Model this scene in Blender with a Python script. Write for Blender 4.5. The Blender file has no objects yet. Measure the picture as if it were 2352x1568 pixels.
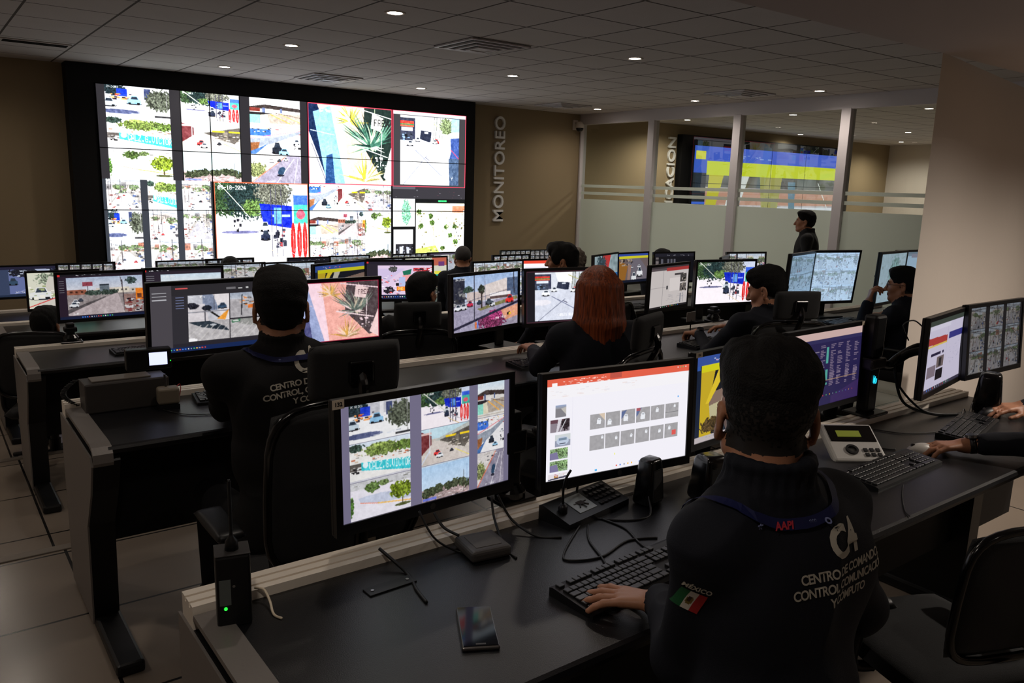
import bpy, bmesh, math, random
import numpy as np
from mathutils import Vector, Matrix, Euler
from mathutils.bvhtree import BVHTree

# ------------------------------------------------------------------ camera, world, exposure
SC = bpy.context.scene
COL = SC.collection
PI = math.pi
F_PX, YAW, PITCH, ROLL = 1841.5, .6466, .1936, .0297      # focal length in pixels of the 2352-wide frame; angles in radians
_fw = Vector((math.sin(YAW)*math.cos(PITCH), math.cos(YAW)*math.cos(PITCH), -math.sin(PITCH)))
_r0 = Vector((math.cos(YAW), -math.sin(YAW), 0)); _u0 = _r0.cross(_fw)
_rt = _r0*math.cos(ROLL) + _u0*math.sin(ROLL); _up = -_r0*math.sin(ROLL) + _u0*math.cos(ROLL)
cam_data = bpy.data.cameras.new('camera'); cam = bpy.data.objects.new('camera', cam_data); COL.objects.link(cam)
cam.matrix_world = Matrix(((_rt.x, _up.x, -_fw.x, 0), (_rt.y, _up.y, -_fw.y, 0), (_rt.z, _up.z, -_fw.z, 0), (0, 0, 0, 1)))
cam_data.sensor_width = 36; cam_data.lens = F_PX/2352*36; cam_data.clip_start = .05; cam_data.clip_end = 100
SC.camera = cam
world = bpy.data.worlds.new('world'); SC.world = world; world.use_nodes = True
world.node_tree.nodes['Background'].inputs[0].default_value = (.012, .012, .014, 1)
world.node_tree.nodes['Background'].inputs[1].default_value = 1
SC.view_settings.view_transform = 'Standard'; SC.view_settings.look = 'None'
SC.view_settings.exposure = 0.0; SC.view_settings.gamma = 1.0; SC.view_settings.use_curve_mapping = False

LAMP_W = 45.0          # watts of each ceiling downlight
WALL_GAIN = 1.6        # brightness of the big video wall
MON_GAIN = 1.15        # brightness of desk monitors

# levels (the camera is the origin, 1.65 m above the rear platform)
FL = [-1.65, -1.80, -1.95, -2.10]                 # floor level of each terrace
FY = [-3.0, 3.86, 5.75, 7.65, 10.3]               # where each terrace begins
ZC = 1.155                                        # ceiling
YW = 10.3                                         # front wall
XG = 9.1                                          # glass partition
def floor_at(y): return FL[0] if y < FY[1] else FL[1] if y < FY[2] else FL[2] if y < FY[3] else FL[3]

# ------------------------------------------------------------------ materials
MATS = {}
def srgb(c):
    return tuple(((x/255)/12.92 if x/255 <= .04045 else ((x/255+.055)/1.055)**2.4) for x in c)
def mat(name, c, rough=.5, metal=0, spec=.5, bump=0, bscale=200, var=0, vscale=8, emit=0, ecol=None, coat=0, sheen=0, alpha=1):
    if name in MATS: return MATS[name]
    m = bpy.data.materials.new(name); m.use_nodes = True; nt = m.node_tree; b = nt.nodes['Principled BSDF']
    col = (*srgb(c), 1)
    b.inputs['Base Color'].default_value = col; b.inputs['Roughness'].default_value = rough; b.inputs['Metallic'].default_value = metal
    b.inputs['Specular IOR Level'].default_value = spec; b.inputs['Coat Weight'].default_value = coat; b.inputs['Sheen Weight'].default_value = sheen
    tc = nt.nodes.new('ShaderNodeTexCoord')
    if var:
        n = nt.nodes.new('ShaderNodeTexNoise'); n.inputs['Scale'].default_value = vscale; n.inputs['Detail'].default_value = 5
        nt.links.new(tc.outputs['Object'], n.inputs['Vector'])
        mx = nt.nodes.new('ShaderNodeMix'); mx.data_type = 'RGBA'
        mx.inputs[6].default_value = tuple(x*(1-var) for x in col[:3])+(1,); mx.inputs[7].default_value = tuple(min(1, x*(1+var)) for x in col[:3])+(1,)
        nt.links.new(n.outputs['Fac'], mx.inputs[0]); nt.links.new(mx.outputs[2], b.inputs['Base Color'])
    if bump:
        n2 = nt.nodes.new('ShaderNodeTexNoise'); n2.inputs['Scale'].default_value = bscale; n2.inputs['Detail'].default_value = 3
        nt.links.new(tc.outputs['Object'], n2.inputs['Vector'])
        bp = nt.nodes.new('ShaderNodeBump'); bp.inputs['Strength'].default_value = bump; bp.inputs['Distance'].default_value = .004
        nt.links.new(n2.outputs['Fac'], bp.inputs['Height']); nt.links.new(bp.outputs[0], b.inputs['Normal'])
    if emit:
        b.inputs['Emission Color'].default_value = (*srgb(ecol or c), 1); b.inputs['Emission Strength'].default_value = emit
    MATS[name] = m; return m
def grid_mat(name, c, cl, pitch, off, lw, rough, axes='xy', var=.06, bump=.25, vscale=3, offs=(0, 0), spec=.5):
    """tiles laid on a square grid in world metres, with a joint of width lw"""
    m = bpy.data.materials.new(name); m.use_nodes = True; nt = m.node_tree; b = nt.nodes['Principled BSDF']; L = nt.links.new
    geo = nt.nodes.new('ShaderNodeNewGeometry'); sep = nt.nodes.new('ShaderNodeSeparateXYZ'); L(geo.outputs['Position'], sep.inputs[0])
    def line(out, o):
        a = nt.nodes.new('ShaderNodeMath'); a.operation = 'SUBTRACT'; L(out, a.inputs[0]); a.inputs[1].default_value = o - 50*pitch
        d = nt.nodes.new('ShaderNodeMath'); d.operation = 'MODULO'; L(a.outputs[0], d.inputs[0]); d.inputs[1].default_value = pitch
        s = nt.nodes.new('ShaderNodeMath'); s.operation = 'SUBTRACT'; L(d.outputs[0], s.inputs[0]); s.inputs[1].default_value = pitch/2
        ab = nt.nodes.new('ShaderNodeMath'); ab.operation = 'ABSOLUTE'; L(s.outputs[0], ab.inputs[0])
        g = nt.nodes.new('ShaderNodeMath'); g.operation = 'GREATER_THAN'; L(ab.outputs[0], g.inputs[0]); g.inputs[1].default_value = pitch/2-lw/2
        return g.outputs[0]
    mxm = nt.nodes.new('ShaderNodeMath'); mxm.operation = 'MAXIMUM'
    L(line(sep.outputs[0], offs[0]), mxm.inputs[0]); L(line(sep.outputs[1], offs[1]), mxm.inputs[1])
    n = nt.nodes.new('ShaderNodeTexNoise'); n.inputs['Scale'].default_value = vscale; n.inputs['Detail'].default_value = 8; L(geo.outputs['Position'], n.inputs['Vector'])
    A = srgb(c); mx = nt.nodes.new('ShaderNodeMix'); mx.data_type = 'RGBA'
    mx.inputs[6].default_value = tuple(x*(1-var) for x in A)+(1,); mx.inputs[7].default_value = tuple(x*(1+var) for x in A)+(1,); L(n.outputs['Fac'], mx.inputs[0])
    m2 = nt.nodes.new('ShaderNodeMix'); m2.data_type = 'RGBA'; L(mxm.outputs[0], m2.inputs[0]); L(mx.outputs[2], m2.inputs[6]); m2.inputs[7].default_value = (*srgb(cl), 1)
    L(m2.outputs[2], b.inputs['Base Color']); b.inputs['Roughness'].default_value = rough; b.inputs['Specular IOR Level'].default_value = spec
    n3 = nt.nodes.new('ShaderNodeTexNoise'); n3.inputs['Scale'].default_value = 90; L(geo.outputs['Position'], n3.inputs['Vector'])
    bp = nt.nodes.new('ShaderNodeBump'); bp.inputs['Strength'].default_value = bump; bp.inputs['Distance'].default_value = .003; L(n3.outputs['Fac'], bp.inputs['Height'])
    b2 = nt.nodes.new('ShaderNodeBump'); b2.invert = True; b2.inputs['Strength'].default_value = .6; b2.inputs['Distance'].default_value = .004
    L(mxm.outputs[0], b2.inputs['Height']); L(bp.outputs[0], b2.inputs['Normal']); L(b2.outputs[0], b.inputs['Normal'])
    MATS[name] = m; return m
M_CEIL = grid_mat('ceiling_tile', (204, 198, 196), (96, 90, 86), .61, 0, .018, .95, offs=(.19, .155), var=.05, bump=.5, spec=.1)
M_FLOOR = grid_mat('floor_tile', (132, 120, 108), (22, 20, 19), .61, 0, .012, .22, offs=(.43, .13), var=.16, bump=.04, vscale=2.2)
M_TAN = mat('tan_paint', (152, 134, 106), .85, bump=.15, bscale=90, spec=.2)
M_WHITE = mat('warm_white_paint', (210, 200, 190), .85, bump=.12, bscale=60, var=.03, vscale=2, spec=.2)
M_SOFFIT = mat('plasterboard', (190, 180, 176), .9, bump=.08, spec=.15)
M_BLACKPANEL = mat('black_cladding', (9, 9, 11), .6, spec=.3)
M_ALU = mat('aluminium', (240, 230, 216), .45, 0, bump=.05, bscale=40)
M_MULL = mat('painted_aluminium', (206, 200, 202), .5, .0)
M_BLACK = mat('black_plastic', (13, 13, 15), .42, spec=.4)
M_GLOSSB = mat('gloss_black_plastic', (10, 10, 12), .18, spec=.5)
M_TOP = mat('dark_laminate', (17, 17, 20), .33, bump=.18, bscale=420, spec=.55, var=.08, vscale=60)
M_SIDE = mat('grey_steel_panel', (128, 122, 118), .4, .2, bump=.06, bscale=150)
M_NOSE = mat('step_nosing', (120, 110, 100), .4, .5)
M_FABRIC = mat('black_mesh_fabric', (14, 14, 16), .8, bump=.5, bscale=700, sheen=.1)
M_STEEL = mat('chrome', (150, 150, 150), .25, 1)

# ------------------------------------------------------------------ object helpers
def link(o, parent=None):
    COL.objects.link(o)
    if parent is not None: o.parent = parent
    return o
def obj(name, bm, m, parent=None, smooth=False):
    me = bpy.data.meshes.new(name)
    if isinstance(bm, bmesh.types.BMesh):
        bmesh.ops.recalc_face_normals(bm, faces=bm.faces[:]); bm.to_mesh(me); bm.free()
    else:
        me.from_pydata([tuple(v) for v in bm[0]], [], bm[1]); me.update()
    for mm in (m if isinstance(m, (list, tuple)) else [m]): me.materials.append(mm)
    if smooth: me.shade_smooth()
    return link(bpy.data.objects.new(name, me), parent)
def tag(o, label=None, cat=None, group=None, kind=None):
    if label: o['label'] = label
    if cat: o['category'] = cat
    if group: o['group'] = group
    if kind: o['kind'] = kind
    return o
def thing(name, label, cat, loc=(0, 0, 0), rz=0, group=None):
    o = bpy.data.objects.new(name, None); o.location = loc; o.rotation_euler = (0, 0, rz); o.empty_display_size = .05
    COL.objects.link(o); return tag(o, label, cat, group)
def struct(name, bm, m, parent=None):
    o = obj(name, bm, m, parent)
    if parent is None: o['kind'] = 'structure'
    return o
def B(): return bmesh.new()
def box(bm, x0, x1, y0, y1, z0, z1, M=None, bev=0, seg=2):
    vs = [bm.verts.new(p) for p in ((x0, y0, z0), (x1, y0, z0), (x1, y1, z0), (x0, y1, z0), (x0, y0, z1), (x1, y0, z1), (x1, y1, z1), (x0, y1, z1))]
    fs = [bm.faces.new([vs[i] for i in f]) for f in ((3, 2, 1, 0), (4, 5, 6, 7), (0, 1, 5, 4), (1, 2, 6, 5), (2, 3, 7, 6), (3, 0, 4, 7))]
    if bev:
        es = list({e for f in fs for e in f.edges}); r = bmesh.ops.bevel(bm, geom=es, offset=bev, segments=seg, affect='EDGES', profile=.5)
        vs = list({v for f in r['faces'] for v in f.verts} | {v for v in vs if v.is_valid})
        vs = list({v for v in vs} | {v2 for v in vs for f in v.link_faces for v2 in f.verts})
    if M is not None: bmesh.ops.transform(bm, matrix=M, verts=vs)
    return bm
def ring(bm, c, ax, r, n, ph=0):
    ax = Vector(ax).normalized(); t = Vector((0, 0, 1)) if abs(ax.z) < .9 else Vector((1, 0, 0)); u = ax.cross(t).normalized(); v = ax.cross(u)
    return [bm.verts.new(Vector(c)+(u*math.cos(2*PI*i/n+ph)+v*math.sin(2*PI*i/n+ph))*r) for i in range(n)]
def bridge(bm, a, b):
    n = len(a)
    for i in range(n): bm.faces.new((a[i], a[(i+1) % n], b[(i+1) % n], b[i]))
def cyl(bm, p0, p1, r0, r1=None, n=20):
    r1 = r0 if r1 is None else r1; ax = Vector(p1)-Vector(p0); a = ring(bm, p0, ax, r0, n); b = ring(bm, p1, ax, r1, n); bridge(bm, a, b)
    bm.faces.new(a[::-1]); bm.faces.new(b); return bm
def smooth_path(pts, k=6):
    P = [Vector(p) for p in pts]; out = []
    for i in range(len(P)-1):
        p0, p1, p2, p3 = P[max(i-1, 0)], P[i], P[i+1], P[min(i+2, len(P)-1)]
        for j in range(k):
            t = j/k; out.append(.5*((2*p1)+(p2-p0)*t+(2*p0-5*p1+4*p2-p3)*t*t+(3*p1-p0-3*p2+p3)*t**3))
    return out+[P[-1]]
def tube(bm, pts, r, n=8, k=6):
    P = smooth_path(pts, k) if k else [Vector(p) for p in pts]; u = None; prev = None; first = None
    for i, p in enumerate(P):
        t = (P[min(i+1, len(P)-1)]-P[max(i-1, 0)]).normalized()
        if u is None: u = t.orthogonal().normalized()
        u = (u-t*u.dot(t)).normalized(); v = t.cross(u)
        rr = r(i/(len(P)-1)) if callable(r) else r
        cur = [bm.verts.new(p+(u*math.cos(2*PI*j/n)+v*math.sin(2*PI*j/n))*rr) for j in range(n)]
        if prev: bridge(bm, prev, cur)
        else: first = cur
        prev = cur
    bm.faces.new(first[::-1]); bm.faces.new(prev); return bm
def lathe(bm, prof, n=24, c=(0, 0, 0)):
    rs = []
    for r, z in prof: rs.append([bm.verts.new((c[0]+r*math.cos(2*PI*i/n), c[1]+r*math.sin(2*PI*i/n), c[2]+z)) for i in range(n)])
    for a, b in zip(rs, rs[1:]): bridge(bm, a, b)
    bm.faces.new(rs[0][::-1]); bm.faces.new(rs[-1]); return bm
def prism_x(bm, poly, x0, x1):
    """polygon in (y, z) extruded along x"""
    a = [bm.verts.new((x0, y, z)) for y, z in poly]; b = [bm.verts.new((x1, y, z)) for y, z in poly]
    bridge(bm, a, b); bm.faces.new(a[::-1]); bm.faces.new(b); return bm
def cushion(bm, w, d, t, M, bulge=.02, nx=14, ny=14, rc=.35):
    """a padded pad: w x d in its own plane, t thick, rounded outline and bulging faces"""
    def P(u, v, s):
        a, b_ = u*2-1, v*2-1
        n = 5; q = (abs(a)**n+abs(b_)**n)**(1/n) or 1; mxx = max(abs(a), abs(b_)) or 1
        kx = mxx/q; x, y = a*(1-rc+rc*kx), b_*(1-rc+rc*kx)
        e = max(0, 1-max(abs(a), abs(b_))**6)
        return Vector((x*w/2, y*d/2, s*(t/2*(e**.5)+bulge*(1-a*a)*(1-b_*b_)*.5)))
    g = {}
    for s in (1, -1):
        for i in range(nx+1):
            for j in range(ny+1):
                if s == -1 and (i in (0, nx) or j in (0, ny)): g[s, i, j] = g[1, i, j]
                else: g[s, i, j] = bm.verts.new(M @ P(i/nx, j/ny, s))
        for i in range(nx):
            for j in range(ny):
                q = [g[s, i, j], g[s, i+1, j], g[s, i+1, j+1], g[s, i, j+1]]
                bm.faces.new(q if s == 1 else q[::-1])
    return bm
def text_mesh(txt, size, extrude=0, offset=0, align='CENTER', space=1.0, line=1.0):
    cu = bpy.data.curves.new('text', 'FONT'); cu.body = txt; cu.size = size; cu.extrude = extrude; cu.offset = offset; cu.align_x = align
    cu.space_character = space; cu.space_line = line; cu.resolution_u = 4
    o = bpy.data.objects.new('text', cu); COL.objects.link(o); dg = bpy.context.evaluated_depsgraph_get(); dg.update()
    me = bpy.data.meshes.new_from_object(o.evaluated_get(dg)); bpy.data.objects.remove(o); return me
def text_obj(name, txt, size, m, M, parent=None, **kw):
    me = text_mesh(txt, size, **kw); me.transform(M); me.materials.clear(); me.materials.append(m); return link(bpy.data.objects.new(name, me), parent)

# ------------------------------------------------------------------ the room
def room():
    # terraced floor
    bm = B()
    for i in range(4): box(bm, -1.6, 22.3 if i > 0 else XG, FY[i], FY[i+1]+(.0 if i < 3 else .2), FL[3]-.2, FL[i])
    box(bm, XG, 22.3, FY[0], FY[1], FL[3]-.2, FL[1])
    struct('floor', bm, M_FLOOR)
    for i in range(1, 4):
        bm = B(); box(bm, -1.6, XG-.06, FY[i]-.045, FY[i]+.012, FL[i-1]-.03, FL[i-1]+.006, bev=.004); struct('trim_%d' % i, bm, M_NOSE)
    bm = B(); box(bm, -1.6, 22.3, 1.95, YW+.2, ZC, ZC+.1); struct('ceiling', bm, M_CEIL)
    # lower plasterboard ceiling above the rear platform and the white wall it meets
    bm = B(); box(bm, -1.6, 22.3, -3.0, 1.95, .655, ZC+.1); struct('ceiling_soffit', bm, M_SOFFIT)
    bm = B(); d = Vector((math.sin(1.408), math.cos(1.408))); p = Vector((3.93, 1.95)); q = p+d*5; n = Vector((-d.y, d.x))*.14
    a = [(p.x, p.y), (q.x, q.y), (q.x+n.x, q.y+n.y), (p.x*1.09, p.y*1.09)]
    lo = [bm.verts.new((x, y, FL[0])) for x, y in a]; hi = [bm.verts.new((x, y, .66)) for x, y in a]; bridge(bm, lo, hi); bm.faces.new(lo[::-1]); bm.faces.new(hi)
    struct('wall_right', bm, M_WHITE)
    bm = B(); box(bm, -1.6, 22.3, YW, YW+.15, FL[3], ZC); struct('wall_front', bm, M_TAN)
    bm = B(); box(bm, -1.75, -1.6, -3, YW+.15, FL[3], ZC); struct('wall_left', bm, M_WHITE)
    bm = B(); box(bm, -1.75, 22.3, -3.15, -3, FL[3], ZC); struct('wall_back', bm, M_WHITE)
    bm = B(); box(bm, 22.3, 22.45, -3.15, YW+.15, FL[3], ZC); struct('wall_far', bm, M_WHITE)
    bm = B(); box(bm, 18.8, 18.95, 6.2, YW, FL[3], ZC); struct('wall_side', bm, M_WHITE)
    # glass partition
    bm = B(); box(bm, XG-.05, XG+.05, 1.9, YW, .99, ZC); struct('trim_4', bm, M_MULL)
    bm = B(); box(bm, XG-.05, XG+.05, 1.9, YW, floor_at(6)-.2, floor_at(6)+.06); struct('trim_5', bm, M_MULL)
    for k, y in enumerate((10.265, 8.69, 7.12, 5.54, 3.97, 2.4)):
        w = .018 if k == 0 else .062
        bm = B(); box(bm, XG-.06, XG+.06, y-w, y+w, -1.95, 1.0, bev=.004); struct('trim_%d' % (6+k), bm, M_MULL)
    g = bpy.data.materials.new('clear_glass'); g.use_nodes = True; nt = g.node_tree; nt.nodes.clear(); L = nt.links.new
    out = nt.nodes.new('ShaderNodeOutputMaterial'); mx = nt.nodes.new('ShaderNodeMixShader'); tr = nt.nodes.new('ShaderNodeBsdfTransparent'); gl = nt.nodes.new('ShaderNodeBsdfGlossy')
    fr = nt.nodes.new('ShaderNodeFresnel'); fr.inputs[0].default_value = 1.5; gl.inputs['Roughness'].default_value = 0; tr.inputs[0].default_value = (.86, .9, .88, 1)
    bk = nt.nodes.new('ShaderNodeNewGeometry'); iv = nt.nodes.new('ShaderNodeMath'); iv.operation = 'SUBTRACT'; iv.inputs[0].default_value = 1; L(bk.outputs['Backfacing'], iv.inputs[1]); ml = nt.nodes.new('ShaderNodeMath'); ml.operation = 'MULTIPLY'; L(iv.outputs[0], ml.inputs[0]); L(fr.outputs[0], ml.inputs[1]); L(ml.outputs[0], mx.inputs[0]); L(tr.outputs[0], mx.inputs[1]); L(gl.outputs[0], mx.inputs[2]); L(mx.outputs[0], out.inputs[0])
    f = bpy.data.materials.new('frosted_film'); f.use_nodes = True; nt = f.node_tree; nt.nodes.clear(); L = nt.links.new
    out = nt.nodes.new('ShaderNodeOutputMaterial'); ad = nt.nodes.new('ShaderNodeMixShader'); df = nt.nodes.new('ShaderNodeBsdfDiffuse'); tl = nt.nodes.new('ShaderNodeBsdfTranslucent')
    df.inputs[0].default_value = (.68, .70, .66, 1); tl.inputs[0].default_value = (.84, .88, .84, 1); ad.inputs[0].default_value = .6
    m2 = nt.nodes.new('ShaderNodeMixShader'); t2 = nt.nodes.new('ShaderNodeBsdfTransparent'); m2.inputs[0].default_value = .06
    L(df.outputs[0], ad.inputs[1]); L(tl.outputs[0], ad.inputs[2]); L(ad.outputs[0], m2.inputs[1]); L(t2.outputs[0], m2.inputs[2]); L(m2.outputs[0], out.inputs[0])
    ys = (10.265, 8.69, 7.12, 5.54, 3.97, 2.4)
    for k in range(5):
        y1, y0 = ys[k]-.05, ys[k+1]+.05
        if k == 0: y1 = ys[0]-.015
        bm = B(); box(bm, XG-.006, XG+.006, y0, y1, -1.9, .995); w = struct('window_%d' % (k+1), bm, g)
        bm = B()
        for z0, z1 in ((-1.88, -.205), (-.13, -.085), (-.015, .03)) if k else ((-1.88, -.205), (-.13, -.085), (-.015, .03)):
            box(bm, XG-.0095, XG-.0065, y0+.002, y1-.002, z0, z1)
        obj('frosted_film', bm, f, w)
room()

# black surround of the video wall
def surround():
    bm = B(); x0, x1, z0, z1 = 1.51, 6.8, -1.5, ZC-.002; a0, a1, c0, c1 = 1.775, 6.635, -1.12, .955
    box(bm, x0, a0, YW-.24, YW, z0, z1); box(bm, a1, x1, YW-.24, YW, z0, z1); box(bm, a0, a1, YW-.24, YW, c1, z1); box(bm, a0, a1, YW-.24, YW, z0, c0); box(bm, a0, a1, YW-.05, YW, c0, c1)
    return bm
tag(obj('video_wall_surround', surround(), M_BLACKPANEL), 'matt black panelled frame around the big bright video wall', 'frame')

LAMP_ON = mat('lamp_lens', (255, 244, 232), emit=26, ecol=(255, 240, 226))
def downlight(x, y, label, z=ZC, power=LAMP_W, col=(1, .89, .78), group='recessed downlights', r=.062):
    t = thing('ceiling_downlight', label, 'ceiling light', (x, y, z), 0, group)
    bm = B(); lathe(bm, [(r*.84, -.001), (r*.86, -.004), (r*1.02, -.006), (r*1.22, -.004), (r*1.26, .0)], 28); obj('trim_ring', bm, M_WHITE, t, True)
    bm = B(); lathe(bm, [(r*.5, -.004), (r*.82, -.003), (r*.84, -.001)], 28); obj('lens', bm, LAMP_ON, t, True)
    l = bpy.data.lights.new('lamp', 'SPOT'); l.energy = power; l.color = col; l.spot_size = math.radians(158); l.spot_blend = .8; l.shadow_soft_size = .05
    lo = link(bpy.data.objects.new('lamp', l), t); lo.location = (0, 0, -.012)
    return t
dl = [(2.88, 5.29, 'downlight nearest the top edge, left of the large square air vent'), (2.89, 7.22, 'downlight over the left desks, second of the left line of ceiling lights'),
      (2.91, 9.16, 'leftmost ceiling downlight, just above the top of the video wall'), (5.42, 7.31, 'ceiling downlight over the middle, right of the large square air vent'),
      (5.36, 9.17, 'ceiling downlight just above the right end of the video wall'), (5.45, 5.49, 'big bright ceiling downlight in the middle of the right half of the ceiling'),
      (8.55, 9.35, 'ceiling downlight above the left end of the glass partition'), (8.52, 7.42, 'ceiling downlight above the second glass pane'), (8.55, 5.6, 'ceiling downlight above the third glass pane')]
for x, y, lb in dl: downlight(x, y, lb)
for i, (x, y) in enumerate([(10.75, 9.5), (10.9, 7.55), (11.1, 5.6), (14.6, 9.9), (15.0, 7.9), (14.6, 5.6), (17.6, 9.4), (17.9, 7.5)]):
    downlight(x, y, 'downlight in the ceiling of the room behind the glass partition', group='downlights behind the glass', power=LAMP_W*3.6)

for x, y in ((-.75, 3.35), (-.75, 5.3), (.37, 7.2), (.37, 9.2), (2.88, 3.35), (1.2, 2.4)): downlight(x, y, 'unseen ceiling downlight for fill light, outside the picture', power=LAMP_W*.5)  # unseen lamps added as fill; only the far left one follows the floor glare
for x, y, p in ((.1, .75, .45), (4.3, .55, 3.2), (5.9, .5, 3.6), (1.9, -1.3, .15)): downlight(x, y, 'unseen downlight added to brighten the white wall and near desk, outside the picture', z=.655, power=LAMP_W*p)  # unseen lamps added under the lower ceiling to brighten white wall and near desk
def vent(x, y, label, open_=True, s=.3):
    t = thing('ceiling_vent', label, 'air vent', (x, y, ZC), 0, 'square air vents')
    bm = B()
    for k, (r, zz) in enumerate(((s, -.004), (s*.78, -.012), (s*.56, -.02), (s*.34, -.028))):
        w = .026
        for (a0, a1, b0, b1) in ((-r, r, -r, -r+w), (-r, r, r-w, r), (-r, -r+w, -r+w, r-w), (r-w, r, -r+w, r-w)): box(bm, a0, a1, b0, b1, zz-.012, zz)
    obj('louvre', bm, M_MULL, t)
    bm = B(); box(bm, -s, s, -s, s, -.003, -.001); obj('backing', bm, M_BLACKPANEL, t)
    bm = B(); box(bm, -s*.28, s*.28, -s*.28, s*.28, -.034, -.028, bev=.002); obj('centre_plate', bm, M_MULL, t)
vent(4.09, 5.97, 'large square air vent in the ceiling beside the top middle lamp'); vent(4.09, 9.12, 'square air vent in the ceiling above the video wall centre')
vent(7.87, 9.35, 'small dark square air vent in the ceiling near the front right corner'); vent(8.2, 6.45, 'square air vent in the ceiling in front of the glass partition')
def grille():
    t = thing('linear_grille', 'long slotted air grille in the ceiling at the far left', 'air vent', (1.1, 8.88, ZC))
    bm = B(); box(bm, -.29, .29, -.09, .09, -.01, -.001, bev=.003); obj('frame', bm, M_CEIL, t)
    for k in range(4): bm = B(); box(bm, -.26, .26, -.06+k*.035, -.048+k*.035, -.016, -.009); obj('slot', bm, M_BLACKPANEL, t)
grille()

# wall lettering, reading upwards
M_LETTER = mat('brushed_letter', (236, 234, 232), .5, .0)
def lettering(name, txt, x, z0, z1, h, label):
    me = text_mesh(txt, 1, extrude=.02, offset=.012); xs = [v.co.x for v in me.vertices]; ys = [v.co.y for v in me.vertices]
    w = max(xs)-min(xs); hh = max(ys)-min(ys); sx = (z1-z0)/w; sy = h/hh
    for v in me.vertices:
        u, vv, d = (v.co.x-min(xs))*sx, (v.co.y-min(ys))*sy, v.co.z
        v.co = Vector((x+h-vv, YW-.022-d*.9, z0+u))
    me.materials.clear(); me.materials.append(M_LETTER)
    return tag(link(bpy.data.objects.new(name, me)), label, 'sign')
lettering('wall_lettering', 'MONITOREO', 7.31, -.575, 1.01, .19, 'silver raised letters reading MONITOREO up the tan wall beside the video wall')
lettering('wall_lettering', 'UBICACION', 11.17, -.62, .92, .19, 'silver raised letters ending in ICACION behind the glass partition')

def dome_camera():
    t = thing('dome_camera', 'white wall bracket with dark dome camera in the front right corner', 'security camera', (8.93, YW, .93))
    bm = B(); box(bm, -.05, .05, -.03, 0, -.03, .13, bev=.008); cyl(bm, (0, -.02, .08), (0, -.13, .08), .022); lathe(bm, [(.02, .1), (.05, .085), (.066, .05), (.066, 0)], 20, (0, -.13, 0)); obj('bracket', bm, M_WHITE, t, True)
    bm = B(); lathe(bm, [(.0605, 0), (.058, -.025), (.04, -.05), (.012, -.062)], 20, (0, -.13, 0)); obj('dome', bm, M_GLOSSB, t, True)
dome_camera()
def exit_sign():
    G = mat('exit_green', (20, 120, 60), .5, emit=.25, ecol=(30, 150, 80)); W = mat('exit_white', (220, 235, 220), .5, emit=.5, ecol=(220, 240, 220))
    def S(name, y, z, w, h, txt, sz, bg, fg, label):
        t = thing(name, label, 'sign', (18.79, y, z), 0)
        bm = B(); box(bm, -.012, -.001, -w/2, w/2, -h/2, h/2, bev=.002); obj('plate', bm, bg, t)
        text_obj('lettering', txt, sz, fg, Matrix.Translation((-.0135, 0, -sz*.35)) @ Matrix.Rotation(-PI/2, 4, 'Z') @ Matrix.Rotation(PI/2, 4, 'X'), t, offset=.003)
    S('exit_sign', 8.05, -.02, .62, .24, 'SALIDA DE', .16, G, W, 'green wall sign reading SALIDA DE behind the glass partition, lower of the pair')
    S('exit_sign', 8.05, .25, .5, .26, 'SALIDA', .17, W, G, 'pale green lettered SALIDA sign behind the glass, upper of the pair')
exit_sign()
# ------------------------------------------------------------------ pictures shown on the screens: painted into vertex colours of a fine grid
FONT = {k: [int(v[i:i+2], 16) for i in range(0, 10, 2)] for k, v in dict(A='7E1111117E', B='7F49494936', C='3E41414122', D='7F4141221C', E='7F49494941', F='7F09090901',
    G='3E4149497A', H='7F0808087F', I='00417F4100', J='2040413F01', K='7F08142241', L='7F40404040', M='7F020C027F', N='7F0408107F', O='3E4141413E', P='7F09090906', Q='3E4151215E',
    R='7F09192946', S='4649494931', T='01017F0101', U='3F4040403F', V='1F2040201F', W='3F4038403F', X='6314081463', Y='0708700807', Z='6151494543').items()}
for k, v in {'0': '3E5149453E', '1': '00427F4000', '2': '4261514946', '3': '2141454B31', '4': '1814127F10', '5': '2745454539', '6': '3C4A494930', '7': '0171090503', '8': '3649494936', '9': '064949291E', '.': '0060600000', ':': '0036360000', '-': '0808080808', ',': '0050300000', ' ': '0000000000'}.items():
    FONT[k] = [int(v[i:i+2], 16) for i in range(0, 10, 2)]
RNG = np.random.RandomState(7)
def vnoise(h, w, n, rng=RNG):
    g = rng.rand(n+2, int(n*w/max(h, 1))+3); y = np.linspace(0, n, h, endpoint=False); x = np.linspace(0, g.shape[1]-2, w, endpoint=False)
    yi, xi = y.astype(int), x.astype(int); fy, fx = (y-yi)[:, None], (x-xi)[None]
    return (g[yi][:, xi]*(1-fy)*(1-fx)+g[yi+1][:, xi]*fy*(1-fx)+g[yi][:, xi+1]*(1-fy)*fx+g[yi+1][:, xi+1]*fy*fx)
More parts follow.
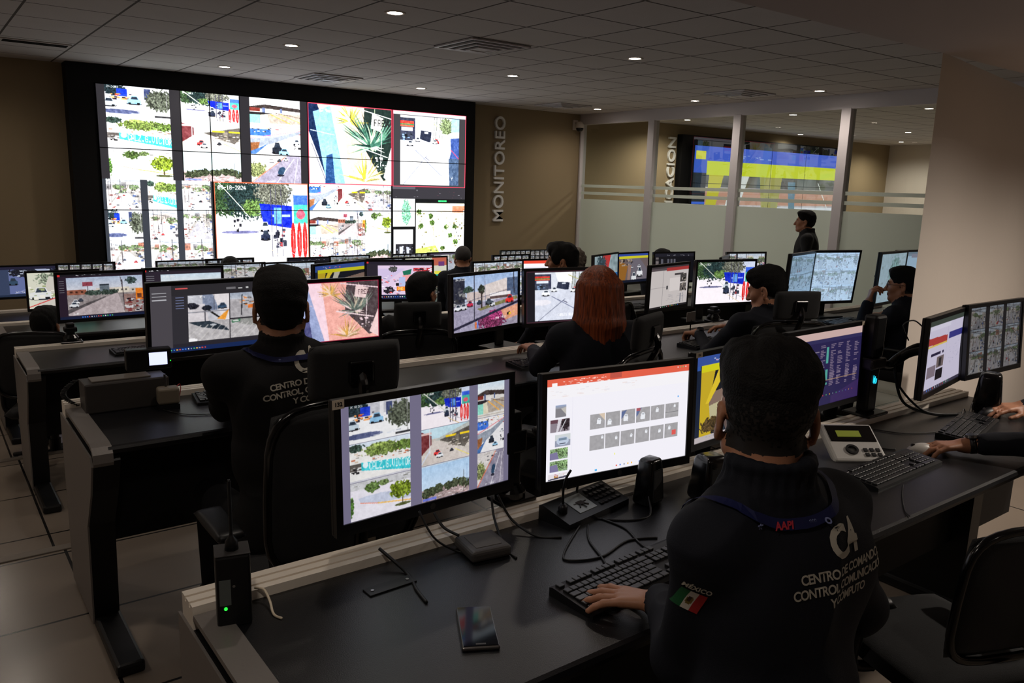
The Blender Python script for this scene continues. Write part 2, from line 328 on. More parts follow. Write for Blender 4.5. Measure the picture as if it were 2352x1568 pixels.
class Cv:
    def __init__(s, a): s.a = a; s.h, s.w = a.shape[:2]; s.yy, s.xx = np.mgrid[0:s.h, 0:s.w]; s.X = (s.xx+.5)/s.w; s.Y = (s.yy+.5)/s.h; s.px = 1/max(s.w, 1)
    def sub(s, x0, y0, x1, y1):
        a, b, c, d = int(round(x0*s.w)), int(round(y0*s.h)), int(round(x1*s.w)), int(round(y1*s.h))
        return Cv(s.a[max(b, 0):max(d, b+1), max(a, 0):max(c, a+1)])
    def m(s, mask, c, al=1): s.a[mask] = s.a[mask]*(1-al)+np.array(c, float)*al
    def fill(s, c): s.a[:] = c
    def rect(s, x0, y0, x1, y1, c, al=1): s.m((s.X >= x0) & (s.X < x1) & (s.Y >= y0) & (s.Y < y1), c, al)
    def grad(s, y0, y1, c0, c1):
        t = np.clip((s.Y-y0)/(y1-y0+1e-9), 0, 1)[..., None]; k = (s.Y >= y0) & (s.Y <= y1+.01); s.a[k] = (np.array(c0)*(1-t)+np.array(c1)*t)[k]
    def poly(s, P, c, al=1):
        ins = np.zeros((s.h, s.w), bool); n = len(P)
        for i in range(n):
            (x0, y0), (x1, y1) = P[i], P[(i+1) % n]
            if y0 == y1: continue
            ins ^= ((s.Y < max(y0, y1)) & (s.Y >= min(y0, y1))) & (s.X < (x1-x0)*(s.Y-y0)/(y1-y0)+x0)
        s.m(ins, c, al)
    def line(s, x0, y0, x1, y1, c, w=1.2, al=1):
        ax, ay, bx, by = x0*s.w, y0*s.h, x1*s.w, y1*s.h; dx, dy = bx-ax, by-ay; L2 = dx*dx+dy*dy+1e-9
        px, py = s.xx+.5-ax, s.yy+.5-ay; t = np.clip((px*dx+py*dy)/L2, 0, 1); d = np.hypot(px-t*dx, py-t*dy); s.m(d < w/2+.15, c, al)
    def ell(s, x, y, rx, ry, c, al=1): s.m(((s.X-x)/rx)**2+((s.Y-y)/ry)**2 < 1, c, al)
    def leaf(s, x, y, rx, ry, c, seed=0, dens=.5):
        rng = np.random.RandomState(seed+11); r = ((s.X-x)/rx)**2+((s.Y-y)/ry)**2; n = vnoise(s.h, s.w, max(6, int(s.h/3)), rng); n2 = vnoise(s.h, s.w, max(8, int(s.h/2)), rng)
        k = r+(n-.5)*1.1 < .95; c = np.array(c, float); s.a[k] = (c[None]*(.35+1.15*n2[k][:, None]))
    def speck(s, x0, y0, x1, y1, cs, n, sz, seed=0, asp=1):
        r = random.Random(seed)
        for _ in range(n):
            x, y = r.uniform(x0, x1), r.uniform(y0, y1); w = sz*r.uniform(.4, 1.4); s.rect(x, y, x+w, y+w*r.uniform(.4, 1.1)*asp, r.choice(cs))
    def noise(s, amp, n=None, seed=3):
        rng = np.random.RandomState(seed); s.a += (vnoise(s.h, s.w, n or max(4, s.h//3), rng)-.5)[..., None]*amp
    def car(s, x, y, w, c, asp=.6):
        h = w*asp*s.w/s.h; s.ell(x+w/2, y+h*.98, w*.55, h*.16, (40, 40, 48)); s.poly([(x, y+h), (x, y+h*.5), (x+w*.2, y+h*.42), (x+w*.32, y), (x+w*.72, y), (x+w*.86, y+h*.42), (x+w, y+h*.5), (x+w, y+h)], c)
        s.poly([(x+w*.26, y+h*.45), (x+w*.35, y+h*.1), (x+w*.7, y+h*.1), (x+w*.8, y+h*.45)], (50, 60, 75)); s.rect(x+w*.08, y+h*.85, x+w*.28, y+h*1.05, (20, 20, 24)); s.rect(x+w*.7, y+h*.85, x+w*.9, y+h*1.05, (20, 20, 24))
    def txt(s, x, y, hgt, t, c, slope=0, asp=.75):
        kv = hgt/7; ku = kv*asp*s.h/s.w; G = np.zeros((7, len(t)*6), bool)
        for i, ch in enumerate(t.upper()):
            for cx, colm in enumerate(FONT.get(ch, FONT['-'])):
                for r in range(7): G[r, i*6+cx] = colm >> r & 1
        u = ((s.X-x)/ku); v = (s.Y-y-slope*(s.X-x))/kv; ok = (u >= 0) & (u < G.shape[1]) & (v >= 0) & (v < 7); m = np.zeros((s.h, s.w), bool)
        m[ok] = G[v[ok].astype(int), u[ok].astype(int)]; s.m(m, c)
    def grain(s, k=1.0):
        rng = np.random.RandomState((s.w*31+s.h) % 9973); a = s.a; lum = a.mean(-1, keepdims=True)/255; w = np.clip(4*lum*(1.02-lum), 0, 1)*k
        a += w*((vnoise(s.h, s.w, max(6, s.h//2), rng)-.5)[..., None]*30+(vnoise(s.h, s.w, max(4, s.h//6), rng)-.5)[..., None]*34)
        b = a.copy(); b[1:-1, 1:-1] = (a[1:-1, 1:-1]*5+a[:-2, 1:-1]+a[2:, 1:-1]+a[1:-1, :-2]+a[1:-1, 2:])/9; a[:] = np.clip(b, 0, 255)
    def stamp(s, c=(250, 250, 250)): s.txt(.03, .03, .055, '09-10-2024', c) if s.h > 60 else s.speck(.03, .03, .4, .07, [c], 8, .03, 1)
    def icons(s, y, x0, x1, n, seed=0, sz=.012):
        r = random.Random(seed); cs = [(70, 130, 230), (240, 240, 240), (230, 80, 60), (250, 190, 60), (80, 190, 120), (150, 160, 180)]
        for i in range(n): x = x0+(x1-x0)*i/n; s.rect(x, y, x+sz, y+sz*s.w/s.h, r.choice(cs))
def road(c, hz, vx, lx, rx, col=(176, 172, 176), sky=((190, 206, 226), (226, 230, 236))):
    c.grad(0, hz, *sky); c.rect(0, hz, 1, 1, (150, 146, 142)); c.poly([(vx-.02, hz), (vx+.02, hz), (rx, 1), (lx, 1)], col); c.noise(10)
def buildings(c, y, seed, n=7, hmax=.25, cols=((210, 200, 190), (170, 160, 150), (120, 118, 120), (225, 215, 200), (150, 90, 70))):
    r = random.Random(seed); x = 0
    for i in range(n):
        w = r.uniform(.6, 1.6)/n; h = r.uniform(.3, 1)*hmax; col = r.choice(cols); c.rect(x, y-h, x+w, y, col)
        for k in range(3): c.rect(x+w*(.15+.28*k), y-h*.7, x+w*(.28+.28*k), y-h*.35, tuple(v*.45 for v in col))
        x += w
def f_street(c, seed=0):
    r = random.Random(seed); hz = r.uniform(.25, .42); vx = r.uniform(.35, .65); road(c, hz, vx, r.uniform(-.6, .1), r.uniform(.9, 1.5), (r.choice([(186, 182, 188), (206, 204, 208), (158, 156, 164)])))
    buildings(c, hz+.05, seed, 7, .3); 
    for i in range(4): c.leaf(r.random(), hz+r.uniform(-.08, .05), .15, .09, (88, 110, 66), seed*7+i)
    for i in range(6):
        y = hz+.05+.6*r.random()**1.5; w = .05+.16*(y-hz); c.car(vx+(r.random()-.5)*(y-hz)*1.8-w/2, y, w, r.choice([(240, 240, 244), (200, 40, 40), (60, 70, 90), (215, 218, 225), (30, 34, 40)]))
    c.speck(0, hz-.06, 1, hz+.12, [(60, 56, 56), (196, 190, 184), (110, 104, 100), (226, 222, 220), (90, 60, 54)], 46, .05, seed+5, .7)
    c.poly([(0, hz+.02), (vx-.12, hz+.02), (-.05, 1), (0, 1)], (206, 200, 198)); c.speck(0, hz+.1, .35, 1, [(70, 70, 76), (150, 146, 144), (230, 230, 236), (120, 60, 56)], 22, .07, seed+9, .6); c.speck(.7, hz+.05, 1, .9, [(60, 60, 66), (190, 170, 150), (220, 220, 226), (60, 80, 130)], 26, .08, seed+2, .8)
    for i in range(3): x = r.random(); c.line(x, 0, x+.01, .75, (70, 64, 66), 1.1)
    for i in range(3): c.line(0, r.uniform(0, .2), 1, r.uniform(.05, .35), (80, 80, 86), .7)
    c.rect(0, 0, 1, 1, (255, 255, 255), .12); c.poly([(vx, hz+.05), (vx+.01, hz+.05), (vx+.12, 1), (vx+.08, 1)], (225, 215, 190)); c.stamp()
def f_calz(c):
    c.fill((236, 234, 232)); c.rect(0, 0, 1, .12, (215, 226, 238)); c.leaf(.1, .12, .14, .1, (60, 80, 70), 1); c.speck(0, .2, 1, .5, [(210, 190, 170), (170, 165, 160), (120, 110, 100), (200, 120, 90)], 60, .05, 2, .6)
    c.leaf(.55, .25, .35, .17, (118, 138, 70), 2); c.leaf(.9, .26, .2, .14, (104, 128, 62), 3); c.leaf(.45, .12, .14, .06, (150, 170, 90), 5); c.rect(0, .52, .2, .7, (96, 90, 86)); c.speck(0, .6, .2, .75, [(40, 38, 40), (220, 220, 220)], 14, .05, 8)
    c.poly([(.18, .5), (1, .62), (1, .95), (.18, .72)], (64, 200, 212)); c.ell(.25, .59, .045, .085, (225, 245, 250)); c.line(.18, .5, 1, .62, (240, 240, 240), 1.2)
    c.txt(.31, .53, .21, 'CALZ.G.VICTOR', (236, 252, 255), slope=.16, asp=.30*c.w/c.h); c.rect(0, .96, 1, 1, (205, 205, 214))
def f_cars_tree(c):
    c.fill((240, 240, 242)); c.rect(0, 0, 1, .32, (196, 196, 204)); c.leaf(.12, .12, .2, .2, (40, 56, 62), 1); c.rect(.18, .1, .34, .34, (30, 60, 200)); c.speck(.05, .25, .4, .42, [(190, 60, 40), (240, 160, 90), (60, 50, 60)], 20, .05, 3); c.rect(.5, .02, .56, .4, (228, 228, 232))
    c.car(.33, .3, .22, (140, 190, 225)); c.car(-.06, .4, .22, (200, 214, 226)); c.rect(.6, .05, .7, .4, (60, 70, 110)); c.leaf(.86, .42, .24, .36, (92, 98, 84), 4); c.line(.95, 0, .96, .9, (150, 150, 150), 1)
    c.ell(.2, .83, .34, .07, (84, 92, 130)); c.speck(.3, .8, .9, .9, [(220, 225, 235), (170, 175, 190)], 12, .07, 6, .4); c.rect(.75, .9, 1, .96, (60, 60, 64)); c.stamp()
def f_curve(c):
    c.fill((230, 226, 236)); c.rect(0, 0, 1, .2, (200, 200, 204)); c.speck(0, .02, 1, .2, [(130, 128, 120), (222, 222, 226)], 26, .06, 5, .4); c.leaf(.35, .2, .13, .14, (88, 112, 60), 2); c.leaf(.55, .14, .08, .08, (110, 130, 80), 3)
    c.poly([(.12, .42), (.5, .4), (1, .5), (1, .72), (.4, .66), (.16, .56)], (196, 202, 222)); c.line(.16, .56, .45, .67, (236, 150, 130), 1.5); c.line(.45, .67, 1, .8, (238, 190, 110), 2.4); c.rect(.85, .56, .87, .84, (80, 66, 50)); c.leaf(.84, .44, .19, .24, (122, 142, 44), 9); c.ell(.86, .86, .14, .04, (84, 90, 50)); c.leaf(.0, .6, .05, .3, (90, 130, 60), 4)
def f_flags(c, wide=False):
    c.fill((246, 240, 246)); c.rect(0, 0, 1, .3, (206, 214, 234)); c.leaf(.14, .16, .3, .24, (58, 84, 52), 1); c.leaf(.36, .2, .26, .24, (40, 60, 60), 2); c.leaf(.62, .12, .2, .2, (110, 112, 100), 3); c.leaf(.4, .3, .12, .1, (100, 130, 70), 5)
    c.poly([(.46, .25), (.82, .28), (.82, .56), (.5, .5)], (24, 44, 196)); c.rect(.6, .38, .8, .41, (150, 170, 250)); c.rect(.62, .3, .7, .5, (90, 150, 230)); c.rect(.84, .14, 1, .3, (60, 100, 220)); c.rect(.84, .26, 1, .5, (70, 180, 160)); c.ell(.92, .38, .05, .06, (220, 90, 110))
    c.poly([(0, .46), (.3, .5), (.55, .6), (.85, .78), (1, .98), (1, 1), (0, 1)], (250, 242, 248)); c.ell(.25, .6, .2, .02, (110, 110, 150)); c.speck(.16, .42, .24, .58, [(40, 40, 50)], 8, .02, 3, 2)
    c.car(.46, .47, .11, (214, 220, 228), .9); c.car(.47, .58, .1, (44, 52, 76), 1.0); c.speck(.6, .55, .72, .8, [(28, 30, 44), (60, 64, 80), (200, 60, 60)], 26, .03, 5, 1.6)
    for x in (.585, .64, .7): c.line(x, .05, x+.01, .92, (76, 74, 92), 1.6)
    for k, x in enumerate((.83, .9, .965)): c.ell(x, .72, .028, .24, (222, 44, 44)); c.line(x, .6, x+.005, .86, (250, 170, 170), .9)
    c.line(.04, 0, .46, .56, (214, 216, 206), 1.8); c.line(.6, .74, 1, 1, (190, 186, 196), 1.3); c.line(.55, .8, 1, 1.2, (226, 200, 150), 1.2); c.stamp()
def f_under(c):
    c.fill((206, 198, 190)); c.rect(0, 0, 1, .3, (196, 224, 236)); c.poly([(.3, .32), (1, .05), (1, .5), (.9, .7)], (96, 90, 84)); c.poly([(.28, .33), (1, 0), (1, .12), (.32, .38)], (186, 190, 186)); c.rect(.5, .27, .72, .32, (250, 214, 40)); c.rect(.8, .27, 1, .32, (250, 214, 40)); c.rect(.7, .3, .78, .62, (130, 122, 110))
    c.poly([(.1, .4), (.32, .36), (1, .85), (1, 1), (.1, 1)], (214, 204, 198)); c.poly([(0, .05), (.2, .2), (.2, .45), (0, .7)], (120, 54, 58)); c.rect(0, .1, .2, .16, (226, 190, 186)); c.line(.17, 0, .17, .7, (230, 230, 236), 1.8); c.line(.17, .6, 0, .95, (210, 220, 240), 1.8); c.speck(.5, .35, 1, .65, [(60, 60, 56), (220, 210, 200), (110, 100, 90)], 40, .05, 7, .6); c.car(.25, .62, .14, (225, 60, 60)); c.car(.3, .7, .14, (236, 240, 244)); c.car(.58, .66, .08, (60, 60, 66)); c.line(.7, .7, 1, .95, (235, 220, 120), 1.4)
def f_skyline(c):
    c.grad(0, .7, (176, 208, 240), (204, 224, 246)); c.rect(0, .68, 1, 1, (170, 150, 150)); c.speck(0, .72, 1, 1, [(210, 180, 180), (120, 90, 90), (90, 84, 80), (232, 220, 220)], 90, .05, 4, .5)
    for i, (x, y) in enumerate(((.1, .78), (.22, .74), (.35, .7), (.55, .7), (.7, .66), (.85, .68), (.95, .74))): c.leaf(x, y, .1, .13, (72, 80, 58), 10+i)
    c.line(.88, .35, .88, .95, (60, 50, 44), 1.4); c.line(.95, .2, .95, .7, (150, 180, 220), .8); c.rect(0, 0, 1, .03, (200, 214, 226)); c.rect(.02, .92, .3, .98, (120, 130, 220))
def f_bridge(c):
    c.fill((222, 218, 214)); c.grad(0, .3, (206, 224, 240), (230, 234, 236)); c.poly([(0, .32), (.3, .22), (1, .3), (1, .42), (.3, .36), (0, .44)], (66, 56, 54)); c.rect(.24, .34, .3, .58, (96, 110, 150)); c.rect(.6, .34, .64, .5, (96, 110, 150)); c.poly([(0, .5), (.45, .52), (0, .66)], (40, 36, 40)); c.rect(0, .36, .2, .48, (130, 52, 44))
    c.poly([(.3, .56), (1, .5), (1, .86), (.2, .9)], (176, 164, 152)); c.line(.4, .56, .8, .86, (240, 170, 70), 1.8); c.line(.6, .54, 1, .8, (240, 180, 90), 1.4); c.rect(0, .6, .2, .9, (140, 214, 196)); c.poly([(.2, .6), (.34, .56), (.4, .9), (.2, .9)], (224, 214, 190)); c.line(.5, .5, 1, .62, (110, 90, 80), 1.2); c.rect(0, .93, 1, .96, (190, 180, 170)); c.stamp()
def f_ramp(c):
    c.fill((236, 234, 236)); c.speck(0, 0, 1, .25, [(226, 190, 120), (200, 180, 170), (180, 60, 60), (150, 150, 150)], 30, .06, 2, .5); c.rect(0, .1, .4, .34, (60, 110, 210)); c.speck(0, .02, .4, .2, [(50, 60, 80), (200, 205, 215)], 18, .05, 5); c.poly([(0, .45), (.5, .36), (1, .1), (1, .2), (.4, .62), (0, .8)], (150, 158, 172)); c.line(0, .44, 1, .1, (230, 120, 130), 1.2); c.poly([(0, .6), (.18, .56), (.14, .86), (0, .9)], (150, 96, 60)); c.poly([(0, .9), (.2, .74), (.35, .6), (.1, 1), (0, 1)], (70, 110, 170))
    c.car(.42, .56, .2, (40, 46, 58), 1); c.car(.56, .76, .2, (150, 196, 226)); c.car(.85, .42, .14, (214, 216, 222)); c.speck(.85, .55, 1, .75, [(30, 30, 36)], 6, .06, 5)
def f_hwy(c):
    c.fill((214, 208, 206)); c.speck(0, 0, 1, .25, [(236, 234, 236), (90, 90, 96), (190, 184, 180)], 26, .07, 2, .4); c.leaf(.1, .55, .2, .28, (130, 138, 90), 4); c.poly([(.72, 0), (.98, 0), (1.1, 1), (.02, 1)], (146, 140, 158)); c.line(0, 1, .68, .04, (214, 120, 100), 2.2); c.line(.86, .1, .5, 1, (222, 218, 226), 1.4); c.line(.94, .1, .86, 1, (214, 208, 218), 1.2)
    c.poly([(.52, .62), (.56, .44), (.64, .4), (.68, .46), (.64, .66), (.56, .74)], (46, 72, 100)); c.ell(.58, .72, .07, .04, (40, 40, 54)); c.car(.64, .06, .1, (240, 240, 246)); c.car(.52, .12, .08, (70, 70, 76)); c.txt(.3, .93, .05, '09-10-2024', (240, 240, 245)); c.noise(8)
def f_agave(c, tint=0):
    c.fill((246, 194, 170)); c.poly([(0, 0), (.1, 0), (.42, 1), (0, 1)], (24, 44, 84)); c.poly([(.05, .1), (.27, 0), (.45, 1), (.2, 1)], (134, 184, 228)); c.poly([(.25, 0), (.4, 0), (.47, 1), (.42, 1)], (250, 244, 250)); c.poly([(0, .35), (.22, 1), (0, 1)], (240, 240, 246)); c.line(.03, .5, .2, 1, (60, 60, 80), 1.6); c.line(.02, .33, .3, .38, (180, 196, 216), 2.2); c.poly([(.2, .65), (.27, .62), (.3, 1), (.18, 1)], (40, 76, 130)); c.noise(14, 14)
    c.poly([(.66, 0), (1, 0), (1, .9), (.9, .95), (.78, .75), (.64, .5)], (34, 52, 48))
    r = random.Random(4)
    def agave(x, y, L, n, cols, a0=-PI, a1=0, w=2):
        for i in range(n):
            a = r.uniform(a0, a1); l = L*r.uniform(.6, 1.1); cc = r.choice(cols); ex, ey = x+math.cos(a)*l*c.h/c.w, y+math.sin(a)*l
            nx, ny = -math.sin(a)*.018*w/2*c.h/c.w, math.cos(a)*.018*w/2; c.poly([(x-nx, y-ny), (x+nx, y+ny), (ex, ey)], cc)
    G = [(60, 110, 92), (90, 140, 116), (140, 180, 160), (30, 60, 54), (190, 206, 170)]; Y = [(236, 226, 160), (250, 240, 200), (214, 180, 60), (120, 120, 60), (170, 160, 90)]
    agave(.5, .2, .26, 34, Y, -PI*1.1, PI*.3); agave(.78, .55, .56, 40, G, -PI*.85, -PI*.25, 3); agave(.74, .5, .34, 30, G+[(240, 240, 230)], -PI*1.2, PI*.2, 2); agave(.66, .95, .36, 34, Y, -PI, 0, 2)
    c.poly([(.76, .06), (.9, .12), (.86, .3), (.74, .26)], (236, 236, 226)); c.txt(.78, .14, .09, 'FREA', (40, 40, 40)); c.line(.55, .5, .95, .64, (236, 240, 236), 2.4); c.line(.6, .02, 1, .12, (240, 240, 240), 2.2); c.line(.88, .3, .86, .8, (224, 236, 230), 1.6); c.speck(.78, .55, 1, .8, [(240, 240, 240), (60, 80, 70)], 18, .04, 5); c.poly([(.9, .9), (1, .5), (1, 1)], (244, 236, 226)); c.speck(.06, .03, .24, .08, [(250, 250, 250)], 14, .02, 2)
    if tint: c.a[:] = c.a*(1-.22)+np.array((244, 120, 150))*.22
def f_store(c, left=True):
    c.fill((206, 208, 220)); c.rect(0, 0, 1, .42, (216, 220, 230)); c.rect(0, .03, .24, .34, (56, 60, 84)); c.rect(.0, .08, .22, .12, (214, 60, 50)); c.rect(0, .12, .22, .135, (60, 150, 80)); c.rect(0, .14, .22, .16, (220, 90, 60)); c.rect(.02, .17, .2, .22, (224, 230, 240)); c.rect(0, .24, .2, .36, (60, 66, 84)); c.speck(.03, .24, .2, .35, [(130, 160, 200), (30, 34, 40)], 12, .03, 4)
    c.poly([(.3, 0), (.56, 0), (.56, .24), (.34, .2)], (246, 246, 248)); c.poly([(.34, .2), (.52, .22), (.5, .38), (.32, .33)], (44, 50, 70)); c.rect(.4, .22, .46, .25, (220, 226, 236)); c.rect(.56, .0, .62, .36, (190, 196, 200))
    for x in (.57, .61, .67, .72): c.line(x, 0, x-.02, .36, (120, 122, 110), 1.4)
    c.line(.5, .06, .8, .24, (190, 186, 120), 1.4); c.leaf(.78, .12, .12, .12, (120, 136, 96), 3); c.rect(.86, 0, 1, .2, (150, 190, 226)); c.poly([(.84, .3), (1, .28), (1, .86), (.84, .8)], (60, 84, 150)); c.line(.84, .45, 1, .6, (200, 60, 90), 2); c.poly([(.76, .46), (.84, .2), (.86, .5), (.78, .8), (.7, .95)], (236, 228, 214)); c.poly([(.82, .6), (1, .6), (1, 1), (.84, 1)], (70, 90, 120))
    c.poly([(0, .42), (.55, .36), (.8, .3), (.74, .6), (.7, 1), (0, 1)], (212, 216, 230)); c.line(.05, 1, .45, .56, (90, 94, 120), 1); c.line(.25, .5, .7, .86, (120, 126, 156), 1.6); c.line(.42, .6, .48, .64, (60, 60, 90), 1.4); c.car(.1, .36, .12, (244, 246, 250)); c.car(.24, .31, .09, (238, 240, 244)); c.car(.55, .32, .1, (230, 60, 60)); c.car(.53, .33, .09, (240, 240, 240)); c.ell(.1, .62, .14, .06, (232, 230, 238)); c.txt(.03, .03, .035, '09-10-2024', (60, 60, 60)); c.txt(.34, .86, .06, 'CABLES ALACIO Y', (250, 250, 252))
def f_palm(c):
    c.grad(0, .5, (160, 186, 226), (204, 210, 230)); c.rect(0, .5, 1, 1, (160, 152, 170)); c.rect(0, .04, .17, .5, (44, 46, 60)); c.speck(0, .2, .18, .55, [(90, 90, 96), (60, 60, 66), (150, 150, 150)], 30, .04, 1); c.rect(.2, .3, .84, .48, (206, 190, 186)); c.poly([(.45, .2), (.82, .1), (.84, .3), (.46, .4)], (224, 212, 208)); c.rect(.82, .1, 1, .45, (84, 100, 130)); c.rect(.55, .36, .88, .42, (240, 234, 236)); c.rect(.55, .42, .86, .47, (90, 70, 70)); c.leaf(.22, .25, .08, .06, (70, 90, 80), 2)
    c.poly([(0, .55), (1, .45), (1, .66), (.3, 1), (0, 1)], (164, 158, 182)); c.poly([(.35, .62), (.6, .55), (.98, .46), (1, .52), (.4, .66)], (130, 126, 84)); c.leaf(.42, .27, .055, .09, (56, 62, 50), 3); c.rect(.41, .3, .435, .62, (60, 50, 46)); c.line(.31, 0, .31, .82, (60, 58, 72), 3); c.line(.47, .02, .48, .62, (120, 120, 140), 1.4); c.line(.93, 0, .94, .4, (60, 60, 70), 3)
    c.car(.02, .5, .1, (236, 238, 244)); c.car(.1, .49, .1, (220, 220, 226)); c.car(.2, .46, .09, (190, 40, 70)); c.car(.54, .5, .09, (220, 222, 226)); c.car(.35, .46, .07, (40, 50, 66)); c.car(.8, .43, .13, (222, 44, 40)); c.car(.48, .45, .1, (70, 80, 90)); c.leaf(.58, .88, .22, .14, (126, 52, 90), 7); c.leaf(.64, .76, .12, .1, (186, 70, 130), 8); c.poly([(.72, .7), (1, .62), (1, .84), (.8, .9)], (226, 160, 130)); c.speck(.82, .74, .94, .82, [(40, 36, 30), (236, 190, 60)], 10, .03, 4)
    c.line(-.02, .95, 1.02, .57, (44, 42, 62), 5.5); c.line(.03, .5, .95, .3, (90, 90, 110), .8); c.rect(.315, .86, .345, .98, (220, 120, 70)); c.rect(.35, .86, .37, .97, (110, 130, 210)); c.txt(.04, .04, .04, '09-10-2024', (250, 250, 250)); c.txt(.62, .82, .035, 'LINCOLN Y PASEO', (255, 255, 255)); c.noise(8)
def f_avenue(c):
    c.grad(0, .42, (176, 190, 214), (222, 220, 226)); c.rect(0, .4, 1, 1, (150, 140, 140)); buildings(c, .45, 5, 5, .16); c.rect(.2, .12, .33, .24, (150, 70, 84)); c.rect(.26, .24, .27, .42, (90, 84, 90)); c.rect(.42, .22, .55, .4, (110, 120, 130)); c.rect(.42, .2, .55, .24, (40, 46, 56))
    for i, x in enumerate((.3, .38, .5, .6)): c.leaf(x, .42, .07, .07, (60, 74, 66), i)
    c.poly([(.0, .95), (.62, .46), (.66, .46), (.74, 1), (.02, 1)], (186, 172, 174)); c.poly([(0, .84), (.5, .52), (.5, .55), (0, .95)], (90, 84, 86)); c.line(.72, .1, .74, .95, (60, 52, 60), 1.8); c.line(.7, .0, .76, .9, (80, 70, 74), 1.2); c.leaf(.85, .12, .08, .1, (60, 76, 76), 9); c.rect(.9, .36, 1, .68, (236, 130, 40)); c.rect(.92, .5, .98, .62, (110, 60, 40)); c.rect(.74, .5, .9, .98, (150, 120, 114)); c.speck(.74, .6, 1, .96, [(30, 28, 34), (200, 196, 200), (130, 60, 60)], 40, .04, 3, 1.4); c.car(.05, .58, .1, (236, 236, 240)); c.car(.13, .55, .07, (60, 64, 76)); c.car(.02, .64, .12, (220, 222, 226)); c.speck(.04, .93, .14, .97, [(250, 250, 250)], 20, .01, 3); c.txt(.74, .8, .045, '09-10-2024', (250, 250, 250)); c.noise(8)
def f_grey_road(c, k=0):
    c.fill((186, 182, 184)); c.poly([(0, 0), (.5, 0), (.9, .35), (1, .6), (.3, .3)], (44, 54, 64) if k == 0 else (150, 150, 148))
    for i in range(6): c.line(-.2+i*.2, 1.1, .3+i*.17, .2, (206, 202, 200), .9)
    c.noise(14, 9); 
    if k == 0: c.ell(.6, .22, .08, .05, (200, 204, 210)); c.ell(.08, .94, .13, .1, (248, 246, 248))
    else: c.poly([(.02, .05), (.26, .0), (.24, .14), (.04, .2)], (70, 120, 90)); c.rect(.06, .06, .2, .12, (226, 230, 226))
def f_poles(c):
    c.fill((196, 196, 204)); c.rect(.35, 0, .7, .6, (130, 140, 164)); c.poly([(0, .3), (.4, .35), (.5, 1), (0, 1)], (214, 208, 212)); c.poly([(.6, .0), (1, .0), (1, 1), (.85, 1)], (226, 220, 222)); c.leaf(.12, .4, .14, .12, (40, 40, 50), 1); c.ell(.45, .5, .12, .1, (30, 34, 44)); c.car(.72, .34, .22, (50, 74, 100)); c.line(.5, .6, .8, .95, (30, 30, 30), 3); c.rect(.62, 0, .64, .6, (80, 80, 90)); c.line(.4, .5, .4, 1, (60, 60, 70), 2); c.rect(.0, .62, 1, .66, (140, 140, 150)); c.poly([(.9, .7), (1, .6), (.9, 1), (.7, .95)], (240, 160, 60)); c.stamp()
def f_yard(c):
    c.fill((176, 172, 176)); c.grad(0, .25, (150, 160, 176), (190, 196, 206)); c.speck(.2, .15, 1, .5, [(60, 56, 56), (120, 110, 104), (230, 130, 50), (200, 200, 204)], 60, .07, 3, .5); c.rect(.45, .5, .65, .65, (226, 120, 50)); c.line(.3, .1, .28, .9, (40, 40, 46), 2); c.car(.72, .74, .14, (230, 232, 236)); c.line(.6, .5, 1, .7, (80, 80, 84), 1.4)
def f_map(c, wash=0):
    c.fill((226, 224, 214)); c.noise(20, 8); r = random.Random(3)
    for i in range(9): c.line(r.random(), 0, r.random(), 1, (204, 200, 190), 1)
    c.leaf(.6, .5, .22, .45, (120, 190, 150), 3); c.speck(0, 0, 1, 1, [(180, 176, 160), (240, 236, 230)], 50, .06, 9)
def f_aerial(c):
    c.fill((236, 236, 214)); c.noise(30, 10); c.rect(0, 0, 1, .08, (16, 18, 20)); c.rect(.45, .02, .62, .05, (60, 220, 120)); c.rect(.15, .1, .38, .24, (226, 216, 200)); c.rect(.42, .08, .7, .26, (236, 200, 180)); c.rect(.74, .12, 1, .24, (200, 120, 90)); c.line(0, .34, 1, .42, (206, 206, 186), 3); c.line(.35, .45, .38, 1, (176, 190, 120), 2); c.poly([(0, .9), (.4, .84), (.5, 1), (0, 1)], (170, 190, 90))
    for i, (x, y) in enumerate(((.1, .48), (.33, .42), (.62, .5), (.7, .66), (.3, .3), (.82, .78), (.55, .9), (.06, .24), (.8, .5))): c.leaf(x, y, .05, .05, (80, 110, 50), i)
    c.speck(0, .2, 1, 1, [(250, 250, 240), (190, 186, 150), (120, 116, 80)], 120, .03, 4)
    for k in range(6): c.rect(.78+.03*k, .45+.07*(k % 4), .8+.03*k, .48+.07*(k % 4), (60, 60, 60))
def f_booth(c):
    c.fill((226, 222, 224)); c.ell(.6, .1, .3, .2, (196, 190, 190)); c.rect(.1, .5, 1, 1, (44, 44, 50)); c.speck(.1, .55, 1, .9, [(120, 124, 136), (24, 24, 28), (200, 204, 214)], 30, .09, 5, 1); c.poly([(.3, .6), (.5, .6), (.45, 1), (.3, 1)], (170, 174, 184)); c.poly([(.65, .6), (.8, .62), (.8, 1), (.7, 1)], (150, 154, 166))
def grained(f):
    def g(c, *a, **k): f(c, *a, **k); c.grain()
    return g
for _n in [n for n in list(globals()) if n.startswith('f_')]: globals()[_n] = grained(globals()[_n])
F9 = [f_cars_tree, f_calz, f_curve, f_flags, f_under, f_skyline, f_bridge, f_ramp, f_hwy]
def s_nine(c, bg=(78, 76, 84), bars=((.0, .085), (.35, .145), (.735, .8), (.965, 1))):
    c.fill(bg); xs = ((.045, .375), (.44, .735), (.79, .965))
    for i, (a, b) in enumerate(xs):
        for k in range(3): F9[i*3+k](c.sub(a, k/3+.0, b, (k+1)/3-.003))
